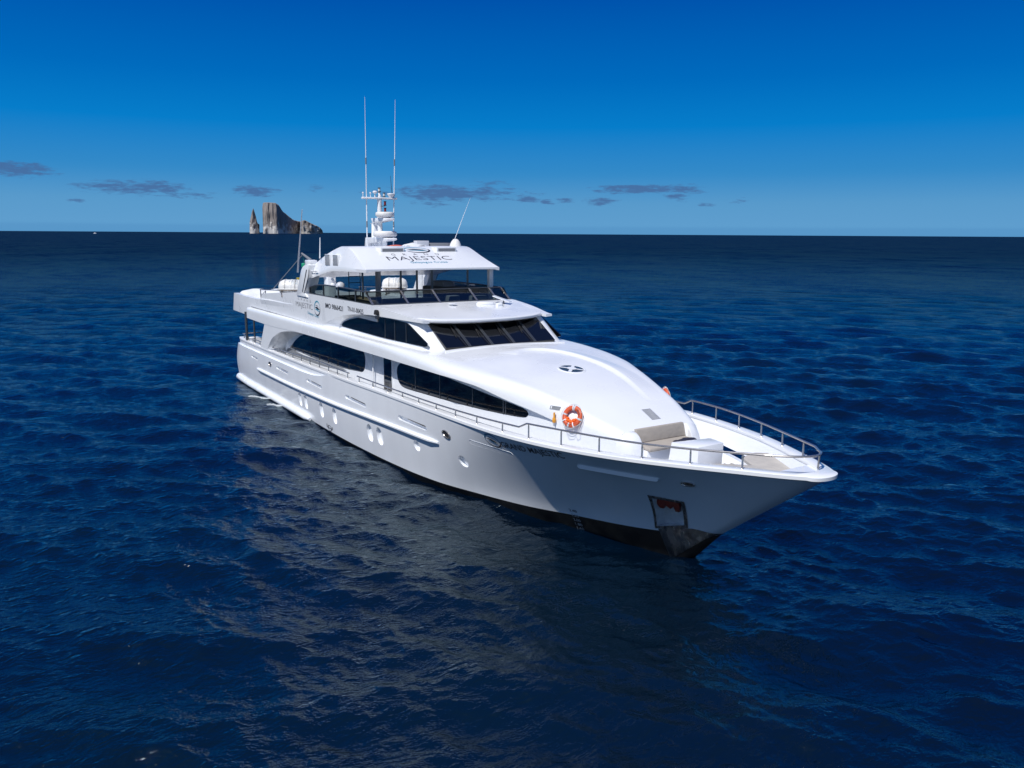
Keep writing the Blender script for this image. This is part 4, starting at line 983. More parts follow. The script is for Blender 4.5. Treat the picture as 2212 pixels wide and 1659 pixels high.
# leaning whips on the arch and hardtop
b = MB(); b.tube([(-25.6, -3.9, 7.9), (-25.15, -3.95, 8.8), (-24.6, -4.0, 9.9), (-24.0, -4.05, 11.15)], [.045, .04, .03, .02], 7); part(b, 'whip_antenna', M['tape'])
b = MB(); b.tube([(-23.3, -3.45, 8.7), (-23.45, -3.35, 9.75)], [.035, .02], 6); part(b, 'whip_antenna', M['white'])
b = MB(); b.tube([(-19.9, 2.4, 9.3), (-19.9, 3.1, 10.9), (-19.9, 3.5, 11.8)], [.02, .012, .004], 6); part(b, 'whip_antenna', M['white'])
b = MB(); b.lathe([(0, .40), (.12, .37), (.22, .25), (.30, .08), (.31, -.05)], (-20.6, 3.0, 9.33), n=24); part(b, 'satellite_dome', M['raft'])
b = MB(); b.box((-21.4, .95, 9.3), (-21.0, 1.65, 9.62)); part(b, 'hatch_box', M['tape'], bevel=.02)
b = MB(); b.box((-21.6, 1.75, 9.3), (-21.1, 3.0, 9.50)); part(b, 'solar_panel', M['greyplate'], bevel=.02)

# crane on the sun deck
b = MB(); b.prism([(-28.9, 6.1), (-28.75, 7.2), (-28.95, 7.75), (-28.4, 7.75), (-28.1, 7.75), (-28.1, 6.1)], 'xz', -1.35, -.85); part(b, 'crane_pedestal', M['white'], bevel=.04)
b = MB(); b.hexa([(-29.6, -2.2, 8.05), (-28.6, -2.2, 8.05), (-28.6, -1.8, 8.05), (-29.6, -1.8, 8.05), (-29.45, -2.2, 8.42), (-28.8, -2.2, 8.45), (-28.8, -1.8, 8.45), (-29.45, -1.8, 8.42)])
b.hexa([(-28.8, -1.4, 7.45), (-28.3, -1.4, 7.45), (-28.3, -.9, 7.45), (-28.8, -.9, 7.45), (-29.4, -2.1, 8.1), (-28.8, -2.1, 8.1), (-28.8, -1.8, 8.2), (-29.4, -1.8, 8.2)]); part(b, 'crane_boom', M['white'], bevel=.03)
b = MB(); b.tube([(-29.0, -2.0, 8.42), (-30.6, -2.0, 8.77)], [.09, .06], 8); part(b, 'crane_jib', M['greyplate'])
b = MB(); b.tube([(-30.45, -2.0, 8.72), (-33.5, -3.0, 6.5)], .022, 6); part(b, 'crane_stay', M['greyplate'])
# upper aft rails
for s in (-1, 1):
    b = MB()
    for x in (-35.0, -33.9): b.tube([(x, s*3.35, 5.4), (x, s*3.35, 6.4)], .03, 6)
    b.tube([(-35.1, s*3.35, 6.4), (-30.5, s*3.35, 6.62)], .03, 6); b.tube([(-35.1, s*3.35, 6.12), (-33.4, s*3.35, 6.2)], .022, 6); b.tube([(-35.0, s*3.35, 6.0), (-33.9, s*3.35, 6.38)], .018, 5)
    part(b, 'aft_handrail', M['dsteel'])

# visor roof fittings
b = MB(); b.tube([(-15.06, -.18, 6.55), (-15.06, -.18, 6.84)], .045, 10); b.lathe([(0, .05), (.18, .04), (.2, .02), (.18, 0), (0, 0)], (-15.06, -.18, 6.84), n=22); part(b, 'roof_antenna', M['white'])
b = MB(); b.tube([(-15.0, 1.05, 6.78), (-14.95, 1.12, 6.79), (-14.7, 1.75, 6.79), (-14.68, 1.8, 6.78)], [.06, .11, .11, .05], 12); b.tube([(-14.85, 1.4, 6.5), (-14.85, 1.4, 6.75)], .05, 8); b.lathe([(0, -.12), (.1, -.12), (.13, .1), (.12, .12), (0, .1)], (-14.35, 1.88, 6.77), axis='y', n=18); part(b, 'searchlight', M['white'], smooth=50)
b = MB(); b.tube([(-14.35, 2.0, 6.77), (-14.35, 2.02, 6.77)], .115, 16); part(b, 'searchlight_lens', M['rubber'])
b = MB(); b.hexa([(-15.15, 1.98, 7.10), (-14.45, 2.48, 6.84), (-14.8, 2.86, 6.84), (-15.5, 2.34, 7.10), (-15.15, 1.98, 7.13), (-14.45, 2.48, 6.87), (-14.8, 2.86, 6.87), (-15.5, 2.34, 7.13)]); dish = part(b, 'satellite_panel', M['white'], bevel=.01)
b = MB(); b.tube([(-14.75, 2.4, 6.68), (-14.85, 2.42, 6.93)], .03, 8)
for dx, dy in ((.35, .2), (-.3, .3), (0, -.35), (.28, -.2)): b.tube([(-14.75, 2.4, 6.72), (-14.75 + dx, 2.4 + dy, 6.58)], .025, 6)
part(b, 'panel_stand', M['dsteel'])
b = MB()
for dy in (0, .15): b.tube([(-14.75, 2.15 + dy, 6.62), (-14.25, 2.2 + dy, 6.62), (-14.18, 2.2 + dy, 6.62)], [.03, .035, .07], 10)
part(b, 'air_horn', M['dsteel'])
for s in (-1, 1):
    b = MB(); b.hexa([(-15.60, min(s*3.66, s*3.82), 6.48), (-15.32, min(s*3.66, s*3.82), 6.48), (-15.32, max(s*3.66, s*3.82), 6.48), (-15.60, max(s*3.66, s*3.82), 6.48), (-15.56, min(s*3.66, s*3.80), 6.70), (-15.34, min(s*3.66, s*3.80), 6.70), (-15.34, max(s*3.66, s*3.80), 6.70), (-15.56, max(s*3.66, s*3.80), 6.70)]); o = part(b, 'side_light_box', M['rubber'], bevel=.04); b = MB(); b.box((-15.45, s*3.68, 6.32), (-15.25, s*3.8, 6.46)); part(b, 'side_light_bracket', M['dsteel'], smooth=None)

# coachroof details: round skylight, raised lip, grille
def onroof(cx, cy, pts, off):  return [tuple(roof(cx + x, cy + y, off)) for x, y in pts]
cx, cy = -6.15, 0.0
b = MB(); rows = []
for k in range(40):
    a = 2*math.pi*k/40; rows.append([tuple(roof(cx + r*math.cos(a), cy + r*math.sin(a), o_)) for r, o_ in ((.54, .002), (.52, .02), (.46, .02), (.45, .01))])
b.grid(rows, closev=True)
for q in range(4):
    a0 = math.pi/4 + q*math.pi/2
    c_, s_ = math.cos(a0), math.sin(a0)
    b.add([tuple(roof(cx + r*c_ - w_*s_, cy + r*s_ + w_*c_, .028)) for r, w_ in ((.10, -.06), (.48, -.06), (.48, .06), (.10, .06))], [(0, 1, 2, 3)])
b.add([tuple(roof(cx + .18*math.cos(2*math.pi*k/20), cy + .18*math.sin(2*math.pi*k/20), .032)) for k in range(20)], [tuple(range(20))])
sk = part(b, 'round_skylight', M['white'], smooth=50)
for q in range(4):
    a0 = q*math.pi/2 ; b = MB(); rows = []
    for k in range(9):
        a = a0 - .62 + 1.24*k/8; rows.append([tuple(roof(cx + r*math.cos(a), cy + r*math.sin(a), .016)) for r in (.19, .452)])
    b.grid(rows); o = b.build('skylight_pane', M['slate'], None); o.parent = sk
# raised crescent step around skylight
ctr = crom([(-8.7, -.75), (-9.15, -.2), (-9.2, .4), (-8.8, 1.0), (-7.8, 1.42), (-6.4, 1.55), (-5.0, 1.42), (-3.8, 1.15), (-2.9, .95)], 6)
b = MB(); rows = []; N = len(ctr)
for i, (x, y) in enumerate(ctr):
    a = np.array(ctr[max(i-1, 0)]); c = np.array(ctr[min(i+1, N-1)]); t = (c - a) / np.linalg.norm(c - a); nx, ny = -t[1], t[0]
    # outward normal points away from (-6,0)
    if nx * (x + 6) + ny * y < 0: nx, ny = -nx, -ny
    h = .085 * math.sin(math.pi * min(1, i / 9) / 2) * min(1, (N - 1 - i) / 16)
    pp = []
    for d, hh in ((-.16, 0.004), (-.03, .3), (.05, .95), (.12, 1.), (.45, .45), (.8, 0.02)):
        pp.append(tuple(roof(x + nx*d, y + ny*d, 0) + Vector((0, 0, hh * h + .001))))
    rows.append(pp)
b.grid(rows); part(b, 'roof_step', M['white'], smooth=70)
# slatted grille
b = MB()
for k in range(11):
    x = -2.38 + k * .062
    b.add([tuple(roof(x + dx, y, .012)) for dx, y in ((0, .12 - .01*k), (.026, .12 - .01*k), (.026, .50 - .01*k), (0, .50 - .01*k))], [(0, 1, 2, 3)])
part(b, 'roof_grille', M['greyplate'], smooth=None)
# notice plate on flank
pl, nn = flank(-3.75, 4.36)
b = MB(); b.add([tuple(flank(x, z, .012)[0]) for x, z in ((-3.92, 4.29), (-3.55, 4.29), (-3.55, 4.40), (-3.92, 4.40))], [(0, 1, 2, 3)]); part(b, 'notice_plate', M['greyplate'], smooth=None)
b = MB(); b.add([tuple(flank(x, z, .016)[0]) for x, z in ((-3.885, 4.305), (-3.85, 4.305), (-3.85, 4.385), (-3.885, 4.385))], [(0, 1, 2, 3)]); part(b, 'notice_symbol', M['white'], smooth=None)

# foredeck locker, sunpad
b = MB(); b.hexa([(-.35, -.62, 2.5), (.92, -.55, 2.5), (.88, .52, 2.5), (-.2, .72, 2.5), (-.12, -.62, 3.74), (.90, -.50, 3.79), (.90, .56, 3.79), (.12, .80, 3.74)]); part(b, 'deck_locker', M['white'], bevel=.018, smooth=25)
pad = [(2.3, .28), (1.66, .62), (1.52, .78), (1.42, 1.05), (1.35, 1.45), (1.62, 1.78), (2.4, 1.42), (3.3, .85), (4.0, .2), (4.0, -.2), (3.3, -.85), (2.4, -1.42), (1.62, -1.7), (1.5, -1.2), (1.6, -.5), (2.0, .0)]
pad = round_poly(pad, .08, 3)
b = MB(); b.prism(pad, 'xy', 3.36, 3.47); part(b, 'sunpad', M['pad'], bevel=.045, seg=3)
b = MB(); b.prism([(1.62 + (x-1.62)*.6, y*.55) for x, y in pad], 'xy', 2.86, 3.365, shift=[(x*.97 + .08, y*.94) for x, y in pad]); part(b, 'sunpad_base', M['white'], smooth=35)

# railings
ZR = pchip([(-32.6,3.10),(-28,3.24),(-24.7,3.37),(-20,3.45),(-17.5,3.48),(-14,3.52),(-10,3.58),(-6.7,3.68),(-4.05,3.80)])
ZR2 = pchip([(-3.6,3.99),(-2.1,4.05),(.66,4.12),(1.98,4.18),(3.25,4.26),(4.44,4.33)])
yf = lambda x: ycapo(x) - .18
def rail(name, pts, sx, s):
    b = MB(); b.tube(pts, .032, 10); r_ = part(b, name, M['steel'], smooth=70)
    for x in sx:
        zt = np.interp(x, [p[0] for p in pts], [p[2] for p in pts]); yy = s*yf(x); zb_ = zcap(x) + .06
        b = MB(); b.tube([(x, yy, zb_), (x, yy, zb_ + .02), (x, yy, zt - .08), (x, yy, zt)], [.045, .027, .027, .014], 8); o = b.build('stanchion', M['steel'], None, smooth=60); o.parent = r_
for s in (-1, 1):
    rail('side_rail', [(x, s*yf(x), ZR(x)) for x in np.linspace(-32.6, -18.45, 40)], [-31.8, -30.4, -28.9, -27.45, -25.95, -24.5, -23.0, -21.5, -20.05, -18.65], s)
    rail('side_rail', [(x, s*yf(x), 3.15 + .0*x) for x in np.linspace(-39.2, -33.5, 8)] if False else [(x, s*(yf(x)), 3.18) for x in np.linspace(-38.9, -33.4, 8)], [-38.2, -36.9, -35.4, -34.2], s)
    P = [(x, s*yf(x), ZR(x)) for x in np.linspace(-17.45, -4.0, 40)] + [(-3.62, s*yf(-3.62), 3.98)]
    P += [(x, s*yf(x), ZR2(x)) for x in list(np.linspace(-3.5, 3.9, 40))]
    if s == -1: 
        Pb = [(4.2, -.62, 4.31), (4.45, -.42, 4.335), (4.58, -.2, 4.34), (4.62, 0, 4.34), (4.58, .2, 4.34), (4.45, .42, 4.335), (4.2, .62, 4.31)]
        P = P + Pb
    else: P = P + [(4.2, .62, 4.31)]
    rail('bow_rail', P, [-17.2, -15.6, -14.0, -12.5, -11.0, -9.5, -8.0, -6.5, -4.9, -3.52, -2.1, -.7, .66, 1.98, 3.25], s)
b = MB(); b.tube([(4.42, .36, 3.9), (4.42, .40, 4.32)], [.03, .022], 8); part(b, 'stanchion', M['steel'])
b = MB(); b.tube([(-38.9, -3.6, 3.18), (-39.1, -3.3, 3.18), (-39.15, 0, 3.18), (-39.1, 3.3, 3.18), (-38.9, 3.6, 3.18)], .03, 8); part(b, 'stern_rail', M['steel'])

# ------------------------------------------------------------ lettering
def text2d(s_, thin=0.0, space=1.0):
    cu = bpy.data.curves.new('t', 'FONT'); cu.body = s_; cu.size = 1; cu.offset = thin; cu.resolution_u = 3; cu.space_character = space
    o = bpy.data.objects.new('t', cu); COL.objects.link(o); bpy.context.view_layer.update()
    me = bpy.data.meshes.new_from_object(o.evaluated_get(dg())); bpy.data.objects.remove(o)
    bm = bmesh.new(); bm.from_mesh(me); bmesh.ops.triangulate(bm, faces=bm.faces); bmesh.ops.subdivide_edges(bm, edges=[e for e in bm.edges if e.calc_length() > .25], cuts=1)
    V = [(v.co.x, v.co.y) for v in bm.verts]; Fc = [tuple(v.index for v in f.verts) for f in bm.faces]; bm.free()
    xs_ = [v[0] for v in V]; ys_ = [v[1] for v in V]; x0, x1 = min(xs_), max(xs_); y0, y1 = min(ys_), max(ys_)
    return [((x-x0)/(x1-x0), (y - (0 if y0 > -.05 else y0))/((y1 if y0 > -.05 else y1 - y0))) for x, y in V], Fc
def lettering(name, s_, mp, m, thin=0, parent=None):
    V, Fc = text2d(s_, thin); b = MB(); b.add([tuple(mp(u, v)) for u, v in V], Fc)
    o = b.build(name, m, None, smooth=None, merge=0, recalc=False); 
    if parent: o.parent = parent
    else:
        o.parent = Y_; o.matrix_parent_inverse = Matrix.Translation((17, 0, 0))
    return o
def hullmap(x0, z0, x1, z1, h, sk=0, off=.012, side=-1):
    def f(u, v):
        if side > 0: u = 1 - u
        x = x0 + (x1-x0)*u + sk*v*h; z = z0 + (z1-z0)*u + h*v; return hp(x, z, off, side)
    return f
def panelmap(x0, z0, x1, z1, h, sk=0, off=.008, side=-1):
    def f(u, v):
        uu = u if side < 0 else 1-u
        x = x0 + (x1-x0)*uu + sk*v*h; z = z0 + (z1-z0)*uu + h*v; return Vector((x, side*(yu(x) + off), z))
    return f
for s in (-1, 1):
    lettering('yacht_name', 'GRAND MAJESTIC', hullmap(-5.02, 2.83, -2.06, 3.06, .29, .03, side=s), M['letter'], .008)
    lettering('side_name', 'MAJESTIC', panelmap(-26.7, 5.93, -23.95, 5.92, .36, side=s), M['lgrey'], -.018)
    lettering('side_name', 'G   R   A   N   D', panelmap(-26.3, 6.40, -24.15, 6.38, .11, side=s), M['greyplate'], -.012)
    lettering('side_name', 'Galapagos Cruise', panelmap(-24.75, 5.72, -23.05, 5.62, .17, side=s), M['teal'])
    lettering('registration_number', 'IMO 9866421', panelmap(-22.0, 6.29, -19.55, 6.30, .24, side=s), M['letter'], .012)
    lettering('registration_number', 'TN-01-00425', panelmap(-18.95, 6.37, -17.02, 6.37, .22, side=s), M['letter'], .006)
def slopemap(y0, v0, y1, v1, h, sk=0):
    def f(u, v): return hs_(y0 + (y1-y0)*u + sk*v*h, v0 + (v1-v0)*u + h*v, .012)
    return f
lettering('roof_name', 'MAJESTIC', slopemap(-1.95, .30, 1.42, .30, .23), M['letter'], -.012)
lettering('roof_name', 'G    R    A    N    D', slopemap(-1.55, .58, 1.0, .58, .08), M['lgrey'], -.012)
lettering('roof_name', 'Galapagos Cruise', slopemap(-.98, .19, .98, .19, .10), M['teal'])
# emblem: broken ring, hull silhouette and wave
def ribbon(f, t0, t1, w0, wm, n=24):
    rows = []
    for i in range(n + 1):
        t = i/n; a = t0 + (t1-t0)*t; x, y = f(a); x2, y2 = f(a + .01*(1 if t1 > t0 else -1)); d = math.hypot(x2-x, y2-y); nx, ny = -(y2-y)/d, (x2-x)/d
        w_ = w0 + (wm-w0)*math.sin(math.pi*t); rows.append([(x-nx*w_, y-ny*w_), (x+nx*w_, y+ny*w_)])
    return rows
ell = lambda a: (.5*math.cos(a), math.sin(a)*.5)
wave = lambda t: (t, .06*math.sin(t*6.0 + 2.6) - .14)
wave2 = lambda t: (t, .05*math.sin(t*6.0 + 2.6) + .0)
wave3 = lambda t: (t, .05*math.sin(t*6.0 + 2.5) + .17 - .35*t*t)
def emblem(mp, teal, dark):
    for rows, m, nmn in ((ribbon(ell, .35, 3.5, .012, .05), teal, 'emblem_arc'), (ribbon(ell, 3.6, 6.6, .012, .05), dark, 'emblem_arc'),
                    (ribbon(wave, -.38, .44, .0, .05), teal, 'emblem_wave'), (ribbon(wave2, -.40, .42, .0, .075), dark, 'emblem_hull'), (ribbon(wave3, -.36, .34, .0, .018), dark, 'emblem_crest')):
        b = MB(); b.grid([[tuple(mp(x + .5, y + .5)) for x, y in r] for r in rows]); o = b.build(nmn, m, None, smooth=None, merge=0, recalc=False); o.parent = Y_; o.matrix_parent_inverse = Matrix.Translation((17, 0, 0))
for s in (-1, 1):
    emblem(panelmap(-23.65, 5.78, -22.80, 5.80, .72, side=s), M['teal'], M['letter'])
    emblem(hullmap(-5.88, 2.84, -5.05, 2.80, .44, .0, side=s), M['dteal'], M['letter'])
emblem(slopemap(-.55, .70, .78, .70, .26, -.6), M['teal'], M['letter'])
for k, tx in enumerate(('2.40', '2.20', '2.00', '1.80', '1.60')):
    x, z = -3.63, (.71, .52, .34, .17, .01)[k]
    for sd_ in (-1, 1): lettering('draft_mark', tx, hullmap(x, z, x + .28, z + .0, .10, side=sd_), M['letter'] if k < 1 else M['wletter'], .012)
# load line disc
def lmap(u, v): return hp(-21.15 + (u - .5)*.9, .26 + (v - .5)*.34, .014)
for rows in (ribbon(lambda a: (.26*math.cos(a), .42*math.sin(a)), 0, 2*math.pi, .035, .035), [[(-.42, -.06), (-.42, .04)], [(.42, -.06), (.42, .04)]], [[(-.46, 0), (-.38, 0)], [(-.46, .5), (-.38, .5)]], [[(.40, 0), (.47, 0)], [(.40, .4), (.47, .4)]]):
    b = MB(); b.grid([[tuple(lmap(x + .5, y + .5)) for x, y in r] for r in rows]); part(b, 'load_line_mark', M['letter'], smooth=None)

# ------------------------------------------------------------ loose things on board
def life_ring(loc, nrm, label):
    t = empty('life_ring', loc, label, 'life ring', 'orange life rings on the coachroof sides')
    n = Vector(nrm).normalized(); up = Vector((0, 0, 1)); up = (up - n*up.dot(n)).normalized(); rt = up.cross(n).normalized()
    if rt.x * (-n.y) < 0: rt = -rt
    R, r = .29, .082
    def P(a, q, e=0): c = (rt*math.cos(a) + up*math.sin(a)); return c*(R + (r+e)*math.cos(q)) + n*((r+e)*.75*math.sin(q) + r*.8)
    b = MB(); b.grid([[tuple(P(2*math.pi*i/40, 2*math.pi*j/14)) for j in range(14)] for i in range(40)], closeu=True, closev=True); b.build('ring_body', M['orange'], t, smooth=80)
    for a0 in (1.35, 2.9, 4.45, 6.0):
        b = MB(); b.grid([[tuple(P(a0 + .18*i/3, 2*math.pi*j/14, .006)) for j in range(14)] for i in range(4)], closeu=True); b.build('reflective_band', M['tape'], t, smooth=80)
    pts = []
    for i in range(64):
        a = 2*math.pi*i/64; q = abs(math.sin(2*(a - .6))); pts.append(tuple((rt*math.cos(a) + up*math.sin(a))*(R + r + .005 + .035*q - (.03 if q < .1 else 0)) + n*(r*.9 + .02)))
    b = MB(); b.tube(pts, .009, 5, closed=True); b.build('grab_line', M['rope'], t)
    b = MB(); b.tube([tuple(rt*x + up*y + n*.05) for x, y in ((-.2, -.42), (-.1, -.52), (.08, -.50), (.15, -.42), (.22, -.52), (.32, -.48), (.34, -.3), (.33, 0), (.34, .2))], .008, 5); b.build('hanging_line', M['rope'], t)
    b = MB()
    for i in range(7):
        a = -2.65 + i*.36; c = (rt*math.cos(a) + up*math.sin(a))*(.18 + .02*math.sin(i*2.1)); k = .055 + .012*math.sin(i*3.)
        b.grid([[tuple(c + n*(.07) + rt*k*math.sin(u)*math.cos(v)*1.3 + up*k*math.sin(u)*math.sin(v) + n*k*1.2*math.cos(u)) for v in [2*math.pi*q/10 for q in range(10)]] for u in [math.pi*q/7 for q in range(8)]], closeu=True)
    b.build('folded_bag', M['orangecloth'], t, smooth=80)
    for a in (1.62, 3.75, 5.15):
        b = MB(); b.tube([tuple(P(a, q, .012)) for q in (-.6, .2, 1.0, 1.7, 2.4, 3.0)], .02, 8); b.build('bracket_hook', M['white'], t)
    V, Fc = text2d('GRAND'); b = MB(); b.add([tuple(P(1.05 - u*.95, 1.9 - (v)*.75, .006)) for u, v in V], Fc); b.build('lettering', M['letter'], t, smooth=None, merge=0)
    V, Fc = text2d('MAJESTIC'); b = MB(); b.add([tuple(P(-1.95 + u*1.45 - .1, 1.25 + (v)*.75, .006)) for u, v in V], Fc); b.build('lettering', M['letter'], t, smooth=None, merge=0)
    return t
p1, n1 = flank(-2.98, 4.16, .02)
life_ring(p1, (n1.x, n1.y, n1.z), 'orange life ring with white rope hung on the near side of the white foredeck house')
p2, n2 = flank(-4.0, 4.12, .02, 1)
life_ring(p2, (n2.x, n2.y, n2.z), 'orange life ring only just showing over the far side of the foredeck house')
p3, n3 = flank(-3.66, 4.0, .07)
t = empty('marker_light', p3, 'small amber life ring marker light hanging beside the orange ring', 'marker light')
b = MB(); b.lathe([(0, .22), (.03, .22), (.03, .06), (.055, .02), (.065, -.06), (.05, -.12)], n=14); b.build('float_body', M['amber'], t)
b = MB(); b.lathe([(.05, -.12), (.03, -.2), (.012, -.24), (0, -.24)], n=14); b.build('lens_cap', M['tape'], t)
# life raft canisters
def raft(loc, rot, label, txt=True):
    t = empty('life_raft_canister', loc, label, 'life raft', 'white life raft canisters on the sun deck'); t.rotation_euler = (0, 0, rot)
    prof = [(0, -.72), (.2, -.71), (.34, -.64), (.42, -.5), (.45, -.4), (.45, -.36), (.47, -.34), (.47, -.26), (.45, -.24), (.45, .0), (.47, .02), (.47, .08), (.45, .1), (.45, .4), (.42, .5), (.34, .64), (.2, .71), (0, .72)]
    b = MB(); b.lathe([(r, h) for r, h in prof], (0, 0, .5), axis='y', n=36); b.build('canister_shell', M['raft'], t, smooth=35)
    b = MB(); b.tube([(-.47, -.7, .42), (-.47, .7, .42)], .035, 8); b.tube([(.47, -.7, .42), (.47, .7, .42)], .035, 8); b.build('shell_seam', M['raft'], t)
    b = MB()
    for y in (-.3, .3):
        b.tube([(.48*math.cos(a), y, .5 + .48*math.sin(a)) for a in [2*math.pi*k/24 for k in range(24)]], .012, 5, closed=True)
    b.build('lashing_strap', M['oldrope'], t)
    b = MB()
    for y in (-.45, .45):
        for x in (-.45, .45): b.tube([(x, y, -.05), (x*.95, y, .36)], .03, 6)
        b.tube([(-.5, y, .02), (.5, y, .02)], .035, 6)
    b.tube([(-.5, -.6, .36), (-.5, .6, .36)], .025, 6); b.tube([(.5, -.6, .36), (.5, .6, .36)], .025, 6)
    b.build('cradle', M['bronze'], t)
    for k, l_ in enumerate(('GRAND MAJESTIC', 'PTO. BAQUERIZO', 'CAP. 25 PERS')):
        V, Fc = text2d(l_, .01); b = MB()
        def mp(u, v):
            a = math.radians(62 - k*15 + v*10 - 5); return (math.cos(a)*.458, -.05 + u*.5, .5 + math.sin(a)*.458)
        b.add([mp(u, v) for u, v in V], Fc); b.build('lettering', M['dteal'], t, smooth=None, merge=0)
    return t
raft((-29.35, -3.1, 6.36), math.radians(-32), 'white life raft canister in a cradle outside the arch leg at the stern end')
raft((-26.2, 2.0, 6.50), math.radians(-32), 'white life raft canister seen under the hardtop between the posts')

# white canvas heaped on the aft end
def heap(name, c, sx, sy, sz, m, label, cat, seed, n=26, parent=None):
    r = random.Random(seed); ph = [(r.uniform(0, 6), r.uniform(0, 6), r.uniform(2, 6)) for _ in range(7)]
    rows = []
    for i in range(n + 1):
        row = []
        for j in range(n + 1):
            u, v = -1 + 2*i/n, -1 + 2*j/n; e = max(0, 1 - max(abs(u), abs(v))**4)
            h = .55 + sum(math.sin(u*k*1.3 + a + 1.5*math.sin(v*2 + b_)) * .10 for a, b_, k in ph) + .25*math.sin(v*3 + 1)*math.cos(u*2)
            row.append((u*sx*(1 - .06*abs(math.sin(v*7))), v*sy*(1 - .06*abs(math.sin(u*6 + 1))), max(0, h*sz*min(1, e*1.6))))
        rows.append(row)
    b = MB(); b.grid(rows); k = len(b.v)
    o = b.build(name, m, parent, smooth=80); o.location = c; tag(o, label, cat); return o
heap('canvas_cover', (-38.0, -1.75, 5.62), 2.85, 1.75, .62, M['canvas'], 'crumpled white canvas cover heaped on the upper aft deck', 'cover', 3)
heap('navy_cover', (-.45, .55, 3.47), .48, .42, .15, M['navycloth'], 'dark navy cloth draped over the end of the taupe seat by the locker', 'cloth', 5)
# mooring rope
r = random.Random(4); b = MB()
for k in range(9):
    cx_, cy_, cz_ = 1.2 + r.uniform(-.22, .25), .55 + r.uniform(-.25, .15), 2.62 + k*.062
    pts = [(cx_ + (.2 + .03*math.sin(3*a))*math.cos(a), cy_ + (.16)*math.sin(a), cz_ + .04*math.sin(2*a + k)) for a in [2*math.pi*q/22 for q in range(22)]]; b.tube(pts, .045, 7, closed=True)
o = b.build('mooring_rope', M['oldrope'], None, smooth=80); tag(o, 'coiled beige mooring rope piled on the foredeck behind the white locker', 'rope')
# rolled bundles hanging at the crane
t = empty('rolled_fender', (-27.75, -1.2, 7.3), 'soft white bundles hanging in a cluster from the crane pedestal under the hardtop', 'bundle')
for k, (dx, dy, dz, rr_) in enumerate(((.15, 0, .45, .3), (.0, .05, .0, .15), (.05, 0, -.28, .16), (.3, .1, .6, .22))):
    b = MB(); b.lathe([(0, rr_), (rr_*.6, rr_*.8), (rr_, rr_*.1), (rr_*.85, -rr_*.6), (rr_*.3, -rr_), (0, -rr_)], (dx, dy, dz), n=14); b.build('bundle', M['canvas'], t, smooth=80)
b = MB(); b.tube([(-27.5, -1.2, 7.45), (-20.6, -3.5, 7.42)], .025, 6); o = b.build('lashing_line', M['rope'], None); tag(o, 'white line stretched from the hanging bundles down to the side screen', 'rope')
b = MB(); b.lathe([(0, .25), (.1, .23), (.2, .15), (.22, 0), (0, 0)], (-20.5, -3.45, 7.40), n=16); o = b.build('clear_bag', M['tape'], None, smooth=80); tag(o, 'small pale plastic bag on top of the smoked side screen', 'bag')
b = MB(); b.lathe([(0, .14), (.13, .13), (.15, .1), (.15, -.1), (.13, -.13), (0, -.14)], (-30.6, -1.9, 8.07), n=16); b.tube([(-30.6, -1.9, 8.2), (-30.55, -1.97, 8.72)], .008, 5); o = b.build('green_float', M['green'], None, smooth=50); tag(o, 'small green float hanging from the crane jib', 'float')
b = MB(); b.lathe([(.02, -.4), (.06, -.1), (.2, .06), (.22, .1), (0, .1)], (-31.2, -2.0, 7.2), n=16); b.tube([(-31.2, -2.0, 6.15), (-31.2, -2.0, 6.85)], .03, 6); o = b.build('yellow_funnel', M['yellow'], None, smooth=50); tag(o, 'yellow funnel shaped cap behind the near arch leg', 'funnel')
b = MB(); b.grid([[(-20.9 + .9*i/12, -.1 + 1.1*j/8, 9.36 + .14*math.sin(math.pi*i/12)*math.sin(math.pi*j/8) + .03*math.sin(i*1.7 + j)) for j in range(9)] for i in range(13)]); o = b.build('folded_tarp', M['canvas'], None, smooth=80); tag(o, 'white folded tarp lying on top of the hardtop', 'tarp')
b = MB(); b.grid([[(-21.3 + .7*i/8, -.7 + .9*j/8, 9.35 + .07*math.sin(math.pi*i/8)*math.sin(math.pi*j/8)) for j in range(9)] for i in range(9)]); o = b.build('terracotta_mat', M['orange'], None, smooth=80); tag(o, 'reddish mat lying on top of the hardtop beside the white tarp', 'mat')

# splashes of cooling water at the hull side
def splash(x, z, dx, dy, L, label, seed):
    r = random.Random(seed); t = empty('water_splash', (x, -4.1, 0), label, 'splash', 'cooling water splashes at the stern waterline')
    b = MB(); n = 30; rows = []
    for i in range(n + 1):
        u = i/n; c = np.array((dx*u*L + .10*math.sin(u*6 + seed), .15 + dy*u*L + .06*math.sin(u*11))); wd = .028*(1 - u)**.6*(1 + .9*r.uniform(-1, 1)) + .004; zz = .12 + .03*math.sin(u*9)
        nx, ny = -dy, dx
        rows.append([(c[0] - nx*wd, c[1] - ny*wd, zz - .06), (c[0] - nx*wd*.4, c[1] - ny*wd*.4, zz + .05*r.random()), (c[0] + nx*wd*.4, c[1] + ny*wd*.4, zz + .05*r.random()), (c[0] + nx*wd, c[1] + ny*wd, zz - .06)])
    b.grid(rows); b.build('foam_trail', M['foam'], t, smooth=80)
    b = MB(); b.tube([(.25, .35, .5), (.2, .2, .42), (.1, .12, .1)], [.02, .03, .05], 7); b.build('water_jet', M['foam'], t, smooth=80)
splash(-30.6, .35, -.80, -.6, 2.0, 'small white splash streak on the water nearest the stern, left of the other splash', 1)
splash(-28.1, .35, -.80, -.6, 1.5, 'small white splash beside a pipe outlet, right of the other splash', 2)

